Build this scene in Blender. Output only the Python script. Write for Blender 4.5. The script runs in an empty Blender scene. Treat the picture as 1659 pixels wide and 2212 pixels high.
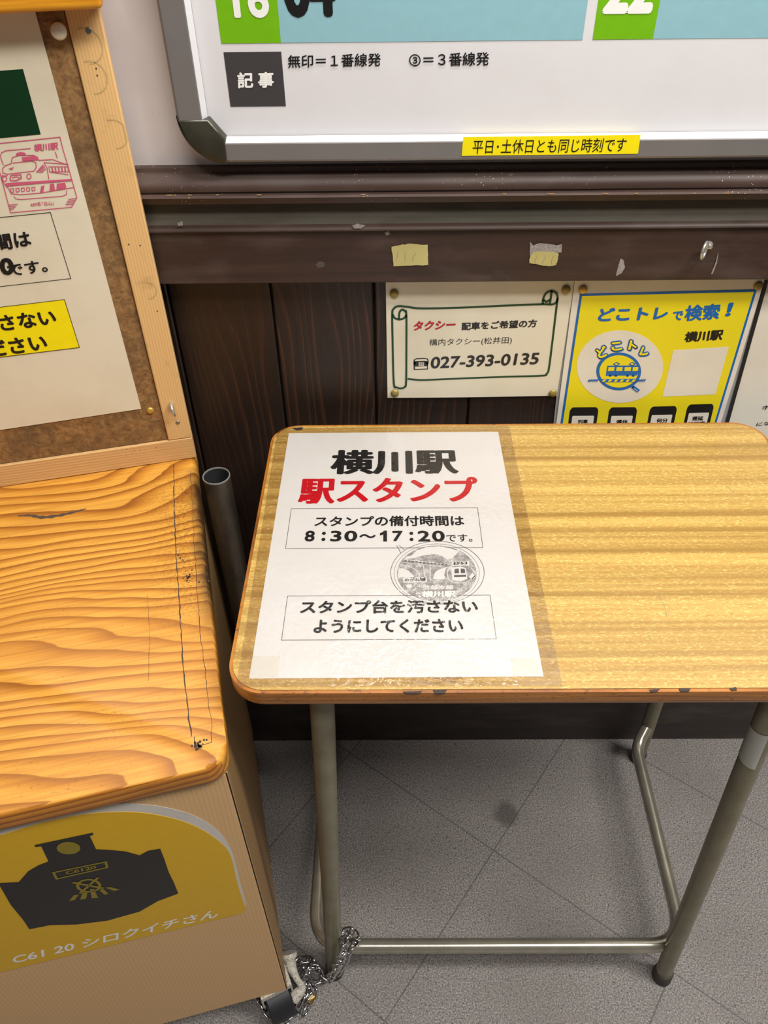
import bpy, bmesh, math, random
from mathutils import Vector, Matrix
random.seed(7)
PI = math.pi
S = bpy.context.scene
COL = S.collection

# ------------------------------------------------------------------ camera, world, lamps, exposure
FPX, PITCH, ROLL, YAW, CAM_H = 1657.0, 0.72708, -0.012476, 0.009642, 1.313
CX, CY = 829.5, 1106.0
def cam_axes():
    cp, sp, cr, sr = math.cos(PITCH), math.sin(PITCH), math.cos(ROLL), math.sin(ROLL)
    f = Vector((0, cp, -sp)); r = Vector((1, 0, 0)); u = Vector((0, sp, cp))
    r, u = cr*r + sr*u, -sr*r + cr*u
    Z = Matrix.Rotation(YAW, 3, 'Z')
    return Z @ r, Z @ u, Z @ f
R_, U_, W_ = cam_axes()
CAM = Vector((0, 0, CAM_H))
cd = bpy.data.cameras.new('camera'); cam = bpy.data.objects.new('camera', cd); COL.objects.link(cam)
cd.sensor_fit = 'HORIZONTAL'; cd.sensor_width = 36.0; cd.lens = 36.0*FPX/1659.0; cd.clip_start = 0.02
cam.matrix_world = Matrix(((R_.x, U_.x, -W_.x, 0), (R_.y, U_.y, -W_.y, 0), (R_.z, U_.z, -W_.z, CAM_H), (0, 0, 0, 1)))
S.camera = cam

wd = bpy.data.worlds.new('world'); S.world = wd; wd.use_nodes = True
wd.node_tree.nodes['Background'].inputs[0].default_value = (1.0, 0.965, 0.92, 1)
wd.node_tree.nodes['Background'].inputs[1].default_value = 0.095
def lamp(name, loc, target, sx, sy, power, col=(1, 0.965, 0.91)):
    l = bpy.data.lights.new(name, 'AREA'); l.shape = 'RECTANGLE'; l.size = sx; l.size_y = sy
    l.energy = power; l.color = col
    o = bpy.data.objects.new(name, l); COL.objects.link(o); o.location = loc
    o.rotation_euler = (Vector(target)-Vector(loc)).to_track_quat('-Z', 'Y').to_euler()
    return o
lamp('ceiling_lamp', (1.25, 0.02, 2.55), (1.25, 0.02, 0), 1.25, 0.28, 46)
lamp('ceiling_lamp', (0.24, -0.42, 2.55), (0.24, -0.42, 0), 1.25, 0.28, 26)
lamp('board_lamp', (0.07, 0.67, 1.80), (0.07, 0.30, 0), 0.50, 0.06, 6.2)
S.view_settings.view_transform = 'Standard'; S.view_settings.look = 'None'
S.view_settings.gamma = 1.0; S.view_settings.use_curve_mapping = False
S.view_settings.exposure = 0.0

# ------------------------------------------------------------------ picking points on real planes
def ray(x, y): return W_ + R_*((x-CX)/FPX) - U_*((y-CY)/FPX)
class Plane:
    def __init__(s, o, u, v):
        s.o = Vector(o); s.u = Vector(u).normalized(); s.v = Vector(v).normalized(); s.n = s.u.cross(s.v)
        s.m = Matrix(((s.u.x, s.v.x, s.n.x, s.o.x), (s.u.y, s.v.y, s.n.y, s.o.y), (s.u.z, s.v.z, s.n.z, s.o.z), (0, 0, 0, 1)))
    def hit(s, x, y):
        d = ray(x, y); return CAM + d*((s.o-CAM).dot(s.n)/d.dot(s.n))
    def uv(s, x, y):
        h = s.hit(x, y)-s.o; return (h.dot(s.u), h.dot(s.v))
    def uvs(s, pts): return [s.uv(*p) for p in pts]
    def off(s, h): return Plane(s.o+s.n*h, s.u, s.v)
def wall_plane(Y): return Plane((0, Y, 0), (1, 0, 0), (0, 0, 1))
def at_z(x, y, z):
    d = ray(x, y); return CAM + d*((z-CAM_H)/d.z)

# ------------------------------------------------------------------ materials
def srgb(r, g, b):
    f = lambda c: (c/12.92 if c <= 0.04045 else ((c+0.055)/1.055)**2.4)
    return (f(r/255), f(g/255), f(b/255), 1)
class G:
    """small node graph helper"""
    def __init__(s, name, rough=0.5, metal=0.0, coat=0.0, coat_rough=0.1, spec=0.5):
        s.m = bpy.data.materials.new(name); s.m.use_nodes = True; s.nt = s.m.node_tree
        s.b = s.nt.nodes['Principled BSDF']
        s.b.inputs['Roughness'].default_value = rough; s.b.inputs['Metallic'].default_value = metal
        s.b.inputs['Coat Weight'].default_value = coat; s.b.inputs['Coat Roughness'].default_value = coat_rough
        s.b.inputs['Specular IOR Level'].default_value = spec
        s._c = None
    def n(s, t, **k):
        x = s.nt.nodes.new(t)
        for a, b in k.items(): setattr(x, a, b)
        return x
    def l(s, a, b): s.nt.links.new(a, b)
    def val(s, sock, v):
        if hasattr(v, 'is_output'): s.l(v, sock)
        else: sock.default_value = v
    def co(s):
        if s._c is None: s._c = s.n('ShaderNodeTexCoord').outputs['Object']
        return s._c
    def mp(s, scale=(1, 1, 1), rot=(0, 0, 0), loc=(0, 0, 0), src=None):
        x = s.n('ShaderNodeMapping'); s.l(src or s.co(), x.inputs[0])
        x.inputs['Scale'].default_value = scale; x.inputs['Rotation'].default_value = rot; x.inputs['Location'].default_value = loc
        return x.outputs[0]
    def noise(s, vec, scale=1.0, detail=3.0, rough=0.55, dist=0.0):
        x = s.n('ShaderNodeTexNoise'); s.l(vec, x.inputs['Vector'])
        x.inputs['Scale'].default_value = scale; x.inputs['Detail'].default_value = detail
        x.inputs['Roughness'].default_value = rough; x.inputs['Distortion'].default_value = dist
        return x.outputs['Fac']
    def vor(s, vec, scale=1.0, out='Distance'):
        x = s.n('ShaderNodeTexVoronoi'); s.l(vec, x.inputs['Vector']); x.inputs['Scale'].default_value = scale
        return x.outputs[out]
    def math(s, op, a, b=0.0, c=0.0, clamp=False):
        x = s.n('ShaderNodeMath', operation=op); x.use_clamp = clamp
        s.val(x.inputs[0], a); s.val(x.inputs[1], b); s.val(x.inputs[2], c)
        return x.outputs[0]
    def sep(s, vec):
        x = s.n('ShaderNodeSeparateXYZ'); s.l(vec, x.inputs[0]); return x.outputs
    def ramp(s, fac, stops, interp='LINEAR'):
        x = s.n('ShaderNodeValToRGB'); s.l(fac, x.inputs[0]); e = x.color_ramp.elements
        x.color_ramp.interpolation = interp
        while len(e) < len(stops): e.new(0.5)
        for i, (p, c) in enumerate(stops):
            e[i].position = p; e[i].color = c if len(c) == 4 else (*c, 1)
        return x.outputs[0]
    def mix(s, fac, a, b, mode='MIX'):
        x = s.n('ShaderNodeMix', data_type='RGBA', blend_type=mode)
        s.val(x.inputs[0], fac); s.val(x.inputs[6], a); s.val(x.inputs[7], b)
        return x.outputs[2]
    def color(s, c): s.val(s.b.inputs['Base Color'], c); return s
    def bump(s, h, strength=0.2, dist=0.001, coat=False):
        x = s.n('ShaderNodeBump'); s.l(h, x.inputs['Height'])
        x.inputs['Strength'].default_value = strength; x.inputs['Distance'].default_value = dist
        s.l(x.outputs[0], s.b.inputs['Normal'])
        if coat: s.l(x.outputs[0], s.b.inputs['Coat Normal'])
        return s
BW = lambda v: (v, v, v, 1)
def flat(name, c, rough=0.5, metal=0.0, coat=0.0, var=0.06, sc=60.0, spec=0.5):
    g = G(name, rough, metal, coat, spec=spec)
    f = g.noise(g.co(), sc, 3)
    k = g.ramp(f, [(0.3, BW(1-var)), (0.7, BW(1.0))])
    return g.color(g.mix(1.0, c, k, 'MULTIPLY')).m
M = {}
def ink(name, c, rough=0.4): M[name] = flat(name, c, rough, var=0.05, sc=90); return M[name]
ink('black', srgb(22, 21, 22)); ink('red', srgb(200, 14, 30)); ink('white_ink', srgb(238, 237, 234)); ink('pink', srgb(205, 92, 122))
ink('green_line', srgb(18, 66, 38)); ink('leaf', srgb(112, 178, 10)); ink('sky', srgb(140, 185, 196)); ink('slate', srgb(64, 61, 63))
ink('blue', srgb(14, 100, 178)); ink('yellow', srgb(238, 222, 22)); ink('label_yellow', srgb(246, 228, 10)); ink('dark_green', srgb(0, 50, 22))
ink('decal_yellow', srgb(220, 172, 0), 0.35); ink('decal_black', srgb(30, 28, 29), 0.45); ink('olive', srgb(140, 122, 14)); ink('grey_ink', srgb(92, 92, 92))
ink('taxi_red', srgb(178, 30, 50)); ink('taxi_black', srgb(38, 40, 44)); ink('pale_line', srgb(150, 152, 150))
def paper(name, c, dirt, rough=0.45, coat=0.0):
    g = G(name, rough, coat=coat, coat_rough=0.25)
    f = g.noise(g.mp((1, 1, 1)), 9, 4, 0.6)
    sp = g.noise(g.mp((1, 1, 1), loc=(3, 1, 0)), 60, 2)
    col = g.mix(g.ramp(f, [(0.45, BW(0)), (0.75, BW(0.6))]), c, dirt)
    col = g.mix(g.ramp(sp, [(0.74, BW(0)), (0.8, BW(0.5))]), col, dirt)
    g.color(col); g.bump(f, 0.25, 0.002)
    return g.m
M['paper'] = paper('notice paper', srgb(227, 228, 228), srgb(218, 218, 213))
M['off_white'] = paper('off white tape', srgb(221, 220, 212), srgb(214, 213, 203))
M['cream'] = paper('cream paper', srgb(226, 219, 198), srgb(206, 197, 172))
M['ivory'] = paper('ivory paper', srgb(222, 213, 190), srgb(202, 191, 164))
M['poster_white'] = paper('poster paper', srgb(226, 220, 206), srgb(208, 200, 184))
M['white_panel'] = paper('timetable panel', srgb(218, 216, 219), srgb(210, 207, 209), 0.3, 0.3)
M['poster_yellow'] = paper('yellow print', srgb(232, 216, 28), srgb(222, 204, 30), 0.4)
M['decal_white'] = paper('worn white film', srgb(206, 200, 192), srgb(170, 162, 152), 0.5)
M['tape_white'] = paper('white tape', srgb(178, 178, 170), srgb(160, 160, 150))
M['tape_old'] = paper('old yellow tape', srgb(190, 180, 118), srgb(150, 140, 86))

def speckled(name, c1, c2, grain, spk, rough=0.55, sc_spk=260.0, amount=0.055, coat=0.0):
    g = G(name, rough, coat=coat, coat_rough=0.35)
    f = g.noise(g.mp(grain), 1.0, 5, 0.6, 0.4)
    col = g.mix(g.ramp(f, [(0.3, BW(0)), (0.72, BW(1))]), c1, c2)
    v = g.vor(g.co(), sc_spk); m2 = g.noise(g.mp((1, 1, 1), loc=(5, 2, 9)), 14, 3)
    m2 = g.math('MULTIPLY', g.ramp(m2, [(0.5, BW(0)), (0.62, BW(1))]), g.ramp(v, [(amount, BW(1)), (amount+0.05, BW(0))]))
    dust = g.ramp(g.noise(g.mp((3, 3, 9), loc=(2, 4, 1)), 3, 4), [(0.5, BW(0)), (0.8, BW(0.35))])
    col = g.mix(dust, col, srgb(112, 100, 94)); col = g.mix(m2, col, spk)
    g.color(col); g.bump(f, 0.25, 0.001)
    return g.m
M['rail'] = speckled('brown painted rail', srgb(62, 46, 40), srgb(82, 62, 55), (4, 60, 60), srgb(206, 194, 182), amount=0.10)
M['board'] = speckled('dark brown board', srgb(46, 31, 25), srgb(64, 44, 36), (4, 60, 90), srgb(150, 130, 110), amount=0.03)
M['channel'] = speckled('grey plaster channel', srgb(72, 66, 56), srgb(92, 88, 76), (9, 30, 60), srgb(60, 50, 44), amount=0.02)
M['skirting'] = speckled('dark skirting', srgb(44, 36, 33), srgb(58, 48, 44), (5, 40, 60), srgb(120, 110, 104), amount=0.02)

def planks():
    g = G('dark stained planks', 0.42)
    p = g.co(); x, y, z = g.sep(p)
    a = g.noise(g.mp((9, 1, 1.3)), 1.0, 2, 0.5)
    t = g.math('ADD', g.math('MULTIPLY', x, 95.0), g.math('MULTIPLY', a, 16.0))
    w = g.math('FRACT', t)
    fine = g.noise(g.mp((420, 10, 9)), 1.0, 3)
    col = g.ramp(w, [(0.0, srgb(32, 22, 18)), (0.6, srgb(40, 27, 20)), (0.88, srgb(78, 46, 26)), (0.94, srgb(43, 28, 20)), (1.0, srgb(31, 22, 18))])
    big = g.noise(g.mp((7, 1, 2), loc=(3, 0, 7)), 1.0, 3)
    col = g.mix(g.ramp(big, [(0.42, BW(0.75)), (0.62, BW(0.0))]), col, srgb(46, 32, 25))
    col = g.mix(g.ramp(fine, [(0.4, BW(0.5)), (0.6, BW(0))]), col, srgb(36, 25, 20))
    g.color(col); g.bump(fine, 0.25, 0.001)
    return g.m
M['planks'] = planks()
M['groove'] = flat('plank groove', srgb(20, 15, 13), 0.8)

def pine(name, light, mid, dark, freq, amp, dirt=True, coat=0.4, sx=1.6, sy=5.0):
    """planed pine: grain runs along local x, rings step along local y"""
    g = G(name, 0.5, coat=coat, coat_rough=0.35, spec=0.3)
    p = g.co(); x, y, z = g.sep(p)
    a = g.noise(g.mp((sx, sy, 1), loc=(3.3, 1.7, 0)), 1.0, 2.5, 0.5, 0.2)
    wob = g.noise(g.mp((7, 40, 1), loc=(1, 2, 0)), 1.0, 2, 0.5)
    t = g.math('ADD', g.math('ADD', g.math('MULTIPLY', g.math('SUBTRACT', y, g.math('MULTIPLY', z, 1.0)), freq), g.math('MULTIPLY', a, amp)), g.math('MULTIPLY', wob, 0.55))
    w = g.math('FRACT', t)
    fine = g.noise(g.mp((12, 420, 30)), 1.0, 4, 0.6)
    col = g.ramp(w, [(0.0, light), (0.34, light), (0.62, mid), (0.9, dark), (0.95, dark), (0.985, light), (1.0, light)])
    tone = g.noise(g.mp((2.2, 9, 1), loc=(8, 3, 0)), 1.0, 3)
    col = g.mix(g.ramp(tone, [(0.35, BW(0)), (0.72, BW(0.55))]), col, mid)
    col = g.mix(g.ramp(fine, [(0.35, BW(0.35)), (0.6, BW(0))]), col, dark)
    if dirt:
        d = g.noise(g.mp((1, 1, 1), loc=(4, 7, 0)), 300, 2); e = g.noise(g.mp((1, 1, 1), loc=(1, 5, 2)), 9, 3)
        m = g.math('MULTIPLY', g.ramp(d, [(0.62, BW(0)), (0.7, BW(1))]), g.ramp(e, [(0.5, BW(0)), (0.7, BW(0.75))]))
        col = g.mix(m, col, srgb(70, 44, 20))
    g.color(col); g.bump(fine, 0.12, 0.0006)
    return g, col
def pine_top():
    g, col = pine('varnished pine top', srgb(220, 160, 66), srgb(196, 132, 44), srgb(142, 82, 26), 60.0, 19.0, coat=0.12)
    # worn dark dirt along the right rim towards the back, a stain of its own
    x, y, z = g.sep(g.co())
    edge = g.ramp(g.math('ADD', x, g.math('MULTIPLY', g.math('SUBTRACT', g.noise(g.co(), 30, 4), 0.5), 0.03)), [(0.0, BW(0)), (1, BW(1))])
    e2 = g.math('MULTIPLY', g.math('ADD', g.math('ADD', x, 0.017), g.math('MULTIPLY', g.math('SUBTRACT', g.noise(g.co(), 40, 4), 0.5), 0.020)), 70.0, clamp=True)
    along = g.math('MULTIPLY', g.math('MULTIPLY', g.math('SUBTRACT', y, 0.13), 12.0, clamp=True), g.math('MULTIPLY', g.math('SUBTRACT', 0.425, y), 22.0, clamp=True))
    sp = g.ramp(g.noise(g.mp((1, 1, 1), loc=(2, 2, 2)), 420, 3), [(0.46, BW(0)), (0.6, BW(1))])
    halo = g.math('MULTIPLY', g.math('MULTIPLY', g.math('ADD', x, 0.075), 13.0, clamp=True), sp)
    m = g.math('MULTIPLY', along, g.math('MAXIMUM', g.math('MULTIPLY', e2, 0.92), g.math('MULTIPLY', halo, 0.55)))
    g.color(g.mix(m, col, srgb(38, 28, 20)))
    return g.m
M['pine_top'] = pine_top()
g, c = pine('varnished pine edge', srgb(206, 138, 46), srgb(178, 106, 30), srgb(118, 66, 20), 120.0, 6.0, dirt=False); g.color(c); M['pine_edge'] = g.m
g, c = pine('varnished ledge', srgb(226, 158, 30), srgb(206, 134, 20), srgb(176, 104, 14), 40.0, 6.0, dirt=False, coat=0.5); g.color(c); M['ledge'] = g.m
g, c = pine('pale pine along x', srgb(218, 178, 124), srgb(210, 168, 112), srgb(192, 148, 94), 260.0, 7.0, coat=0.0); g.color(c); M['pale_x'] = g.m
def turned(name, light, mid, dark, freq, amp, sx, sy, dirt=True, coat=0.0, up='y'):
    """same grain but running up local y (steps along local x)"""
    g = G(name, 0.5, coat=coat)
    x, y, z = g.sep(g.co())
    a = g.noise(g.mp((sx, sy, 1) if up == 'y' else (sx, sx, sy)), 1.0, 2.5, 0.5, 0.2)
    t = g.math('ADD', g.math('MULTIPLY', g.math('ADD', x, z if up == 'y' else y), freq), g.math('MULTIPLY', a, amp)); w = g.math('FRACT', t)
    fine = g.noise(g.mp((420, 9, 60) if up == 'y' else (420, 420, 9)), 1.0, 4, 0.6)
    col = g.ramp(w, [(0.0, light), (0.5, light), (0.72, mid), (0.88, dark), (0.95, mid), (1.0, light)])
    col = g.mix(g.ramp(fine, [(0.35, BW(0.3)), (0.6, BW(0))]), col, mid)
    if dirt:
        d = g.noise(g.mp((1, 1, 1), loc=(4, 7, 0)), 45, 5); col = g.mix(g.ramp(d, [(0.6, BW(0)), (0.8, BW(0.45))]), col, srgb(150, 116, 60))
    g.color(col); g.bump(fine, 0.15, 0.0006)
    return g.m
M['pale_y'] = turned('pale pine along y', srgb(222, 182, 124), srgb(216, 173, 114), srgb(204, 158, 100), 330.0, 6.0, 5, 1.2)
M['front_ply'] = turned('cabinet plywood', srgb(214, 174, 124), srgb(210, 169, 118), srgb(203, 161, 110), 240.0, 9.0, 4, 1.0, dirt=False, up='z')
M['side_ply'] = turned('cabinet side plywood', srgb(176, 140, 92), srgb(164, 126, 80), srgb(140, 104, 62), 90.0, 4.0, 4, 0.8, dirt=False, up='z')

def hardboard():
    g = G('brown hardboard', 0.7)
    f = g.noise(g.co(), 170, 5, 0.7); b = g.noise(g.mp((1, 1, 1), loc=(3, 3, 0)), 13, 5, 0.65)
    col = g.ramp(f, [(0.3, srgb(98, 68, 38)), (0.5, srgb(138, 102, 60)), (0.7, srgb(168, 130, 82))])
    col = g.mix(g.ramp(b, [(0.46, BW(0)), (0.68, BW(0.55))]), col, srgb(82, 66, 48))
    g.color(col); g.bump(f, 0.2, 0.0008); return g.m
M['hardboard'] = hardboard()

def desk_laminate():
    g = G('woodgrain laminate', 0.33, coat=0.25, coat_rough=0.25)
    x, y, z = g.sep(g.co())
    warp = g.noise(g.mp((2.2, 2.2, 1)), 1.0, 2)
    yy = g.math('ADD', y, g.math('MULTIPLY', warp, 0.007))
    cmb = g.n('ShaderNodeCombineXYZ'); g.l(g.math('MULTIPLY', x, 0.5), cmb.inputs[0]); g.l(g.math('MULTIPLY', yy, 70.0), cmb.inputs[1])
    band = g.noise(cmb.outputs[0], 1.0, 3, 0.6)
    cmb2 = g.n('ShaderNodeCombineXYZ'); g.l(g.math('MULTIPLY', x, 3.0), cmb2.inputs[0]); g.l(g.math('MULTIPLY', yy, 190.0), cmb2.inputs[1])
    band2 = g.noise(cmb2.outputs[0], 1.0, 2, 0.5)
    fleck = g.noise(g.mp((230, 560, 1), rot=(0, 0, 0.5)), 1.0, 3, 0.6); fl2 = g.noise(g.mp((260, 620, 1), rot=(0, 0, -0.45), loc=(2, 1, 0)), 1.0, 3, 0.6)
    col = g.ramp(band, [(0.32, srgb(146, 112, 54)), (0.44, srgb(164, 130, 66)), (0.54, srgb(186, 151, 80)), (0.66, srgb(196, 163, 90))])
    col = g.mix(g.ramp(band2, [(0.34, BW(0.5)), (0.5, BW(0))]), col, srgb(166, 122, 58))
    m = g.math('MAXIMUM', g.ramp(fleck, [(0.56, BW(0)), (0.68, BW(1))]), g.ramp(fl2, [(0.56, BW(0)), (0.68, BW(1))]))
    m = g.math('MULTIPLY', m, g.ramp(band, [(0.38, BW(0.15)), (0.55, BW(0.75))]))
    col = g.mix(m, col, srgb(226, 202, 126))
    dk = g.noise(g.mp((120, 420, 1), loc=(7, 1, 0)), 1.0, 2); col = g.mix(g.ramp(dk, [(0.3, BW(0.4)), (0.42, BW(0))]), col, srgb(150, 110, 48))
    g.color(col); return g.m
M['laminate'] = desk_laminate()
def desk_edge():
    g = G('lacquered plywood edge', 0.35, coat=0.3, coat_rough=0.25)
    f = g.noise(g.mp((9, 9, 520)), 1.0, 4, 0.6); h = g.noise(g.mp((160, 160, 500), loc=(2, 3, 1)), 1.0, 3)
    col = g.ramp(f, [(0.3, srgb(116, 66, 22)), (0.5, srgb(168, 104, 34)), (0.7, srgb(190, 126, 52))])
    col = g.mix(g.ramp(h, [(0.58, BW(0)), (0.7, BW(0.7))]), col, srgb(70, 42, 18))
    g.color(col); return g.m
M['desk_edge'] = desk_edge(); M['dark_edge'] = flat('dark laminate edge', srgb(58, 44, 40), 0.5)

def floor_mat():
    g = G('grey speckled stone tile', 0.55)
    x, y, z = g.sep(g.co())
    def joint(nx, ny, ofs, per):
        d = g.math('ADD', g.math('MULTIPLY', x, nx), g.math('MULTIPLY', y, ny))
        d = g.math('DIVIDE', g.math('SUBTRACT', d, ofs), per)
        d = g.math('ABSOLUTE', g.math('SUBTRACT', g.math('FRACT', g.math('ADD', d, 100.5)), 0.5))
        return g.math('MULTIPLY', d, per)
    j = g.math('MINIMUM', joint(-0.804, 0.595, -0.0995, 0.315), joint(0.595, 0.804, 0.586, 0.315))
    jm = g.ramp(g.math('MULTIPLY', j, 500.0), [(0.32, BW(1)), (0.75, BW(0))])
    s1 = g.noise(g.co(), 430, 4, 0.75); s2 = g.vor(g.mp((1, 1, 1), loc=(4, 8, 0)), 210); s3 = g.noise(g.mp((1, 1, 1), loc=(2, 5, 0)), 150, 3)
    b = g.noise(g.mp((1, 1, 1), loc=(1, 9, 0)), 6, 4)
    col = g.ramp(s1, [(0.32, srgb(60, 57, 56)), (0.5, srgb(130, 125, 122)), (0.68, srgb(194, 188, 184))])
    col = g.mix(g.math('MULTIPLY', g.ramp(s2, [(0.16, BW(0.85)), (0.26, BW(0))]), g.ramp(s3, [(0.46, BW(0)), (0.54, BW(1))])), col, srgb(46, 43, 43))
    col = g.mix(g.ramp(b, [(0.4, BW(0)), (0.7, BW(0.4))]), col, srgb(104, 96, 90))
    col = g.mix(g.ramp(g.noise(g.mp((1, 1, 1), loc=(7, 3, 0)), 90, 2), [(0.6, BW(0)), (0.72, BW(0.35))]), col, srgb(150, 122, 130))
    dx = g.math('SUBTRACT', x, 0.205); dy = g.math('SUBTRACT', y, 0.665)
    st = g.math('SQRT', g.math('ADD', g.math('MULTIPLY', dx, dx), g.math('MULTIPLY', dy, dy)))
    st = g.math('ADD', st, g.math('MULTIPLY', g.math('SUBTRACT', g.noise(g.co(), 60, 3), 0.5), 0.02))
    col = g.mix(g.ramp(g.math('MULTIPLY', st, 20.0), [(0.3, BW(0.6)), (0.55, BW(0))]), col, srgb(50, 42, 38))
    col = g.mix(g.math('MULTIPLY', jm, 0.6), col, srgb(70, 66, 66))
    g.color(col)
    h = g.math('SUBTRACT', g.math('MULTIPLY', s1, 0.6), jm)
    g.bump(h, 0.35, 0.0012); return g.m
M['floor'] = floor_mat()
def plaster():
    g = G('white painted wall', 0.45)
    f = g.noise(g.co(), 20, 4); sp = g.vor(g.mp((1, 1, 1)), 60)
    col = g.mix(g.ramp(f, [(0.4, BW(0)), (0.75, BW(0.5))]), srgb(224, 218, 220), srgb(214, 207, 207))
    col = g.mix(g.ramp(sp, [(0.02, BW(0.8)), (0.05, BW(0))]), col, srgb(120, 100, 90))
    g.color(col); return g.m
M['plaster'] = plaster()
M['alu'] = flat('satin aluminium', srgb(134, 130, 128), 0.42, 0.35, var=0.06, sc=30)
M['alu_lip'] = flat('bright aluminium lip', srgb(222, 222, 226), 0.4, 0.3, var=0.03)
M['cap'] = flat('dark plastic corner', srgb(72, 70, 58), 0.22, 0.35, var=0.4, sc=45)
M['brass'] = flat('brass', srgb(206, 166, 76), 0.38, 0.45, var=0.2, sc=300)
M['brass_dull'] = flat('dull brass', srgb(160, 142, 76), 0.45, 0.4, var=0.25, sc=300)
M['pin_white'] = flat('white plastic', srgb(232, 226, 206), 0.35)
M['steel'] = flat('bright steel', srgb(206, 202, 194), 0.28, 0.7, var=0.1)
M['chrome'] = flat('chrome', srgb(215, 215, 218), 0.09, 1.0, var=0.05)
M['screw'] = flat('zinc screw', srgb(150, 150, 150), 0.35, 0.9)
def leg_mat():
    g = G('olive grey leg paint', 0.34, 0.25)
    f = g.noise(g.co(), 40, 4); s = g.noise(g.mp((1, 1, 1), loc=(3, 3, 3)), 260, 3)
    col = g.mix(g.ramp(f, [(0.4, BW(0)), (0.7, BW(1))]), srgb(132, 126, 104), srgb(120, 112, 88))
    col = g.mix(g.ramp(s, [(0.7, BW(0)), (0.78, BW(0.6))]), col, srgb(70, 62, 48))
    g.color(col); return g.m
M['leg'] = leg_mat()
M['stretcher'] = flat('worn plated tube', srgb(186, 180, 164), 0.2, 0.7, var=0.2, sc=40)
M['rubber'] = flat('dark rubber', srgb(66, 60, 56), 0.7)
M['wheel'] = flat('black wheel', srgb(34, 34, 38), 0.5)
def zinc():
    g = G('speckled white metal', 0.5, 0.1)
    f = g.noise(g.co(), 520, 3, 0.7)
    g.color(g.ramp(f, [(0.36, srgb(112, 106, 96)), (0.5, srgb(206, 200, 188))])); return g.m
M['zinc'] = zinc()
def pipe_mat():
    g = G('dark steel pipe', 0.4, 0.75)
    f = g.noise(g.mp((1, 1, 0.3)), 60, 4); s = g.noise(g.co(), 240, 3)
    col = g.mix(g.ramp(f, [(0.4, BW(0)), (0.7, BW(1))]), srgb(116, 106, 92), srgb(90, 84, 76))
    col = g.mix(g.ramp(s, [(0.68, BW(0)), (0.74, BW(0.8))]), col, srgb(190, 186, 178)); g.color(col); return g.m
M['pipe'] = pipe_mat(); M['pipe_rim'] = flat('pale pipe rim', srgb(176, 174, 170), 0.4, 0.6); M['pipe_in'] = flat('pipe bore', srgb(70, 72, 74), 0.5, 0.6)
M['crack'] = flat('dark crack filler', srgb(66, 54, 44), 0.8); M['scar'] = flat('grey filled knot', srgb(82, 66, 58), 0.6)
M['chip'] = flat('dark chipped core', srgb(56, 44, 42), 0.7)
M['smear'] = flat('pale paint smear', srgb(168, 160, 156), 0.6, var=0.5, sc=400)
M['bare_wood'] = flat('bare chipped wood', srgb(176, 138, 92), 0.7)
M['scratch'] = flat('pale scratch', srgb(150, 142, 112), 0.6)
M['case_grey'] = flat('clear grey case edge', srgb(166, 168, 172), 0.25, var=0.2, sc=60); M['case_black'] = flat('black case edge', srgb(34, 32, 32), 0.4)
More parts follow.
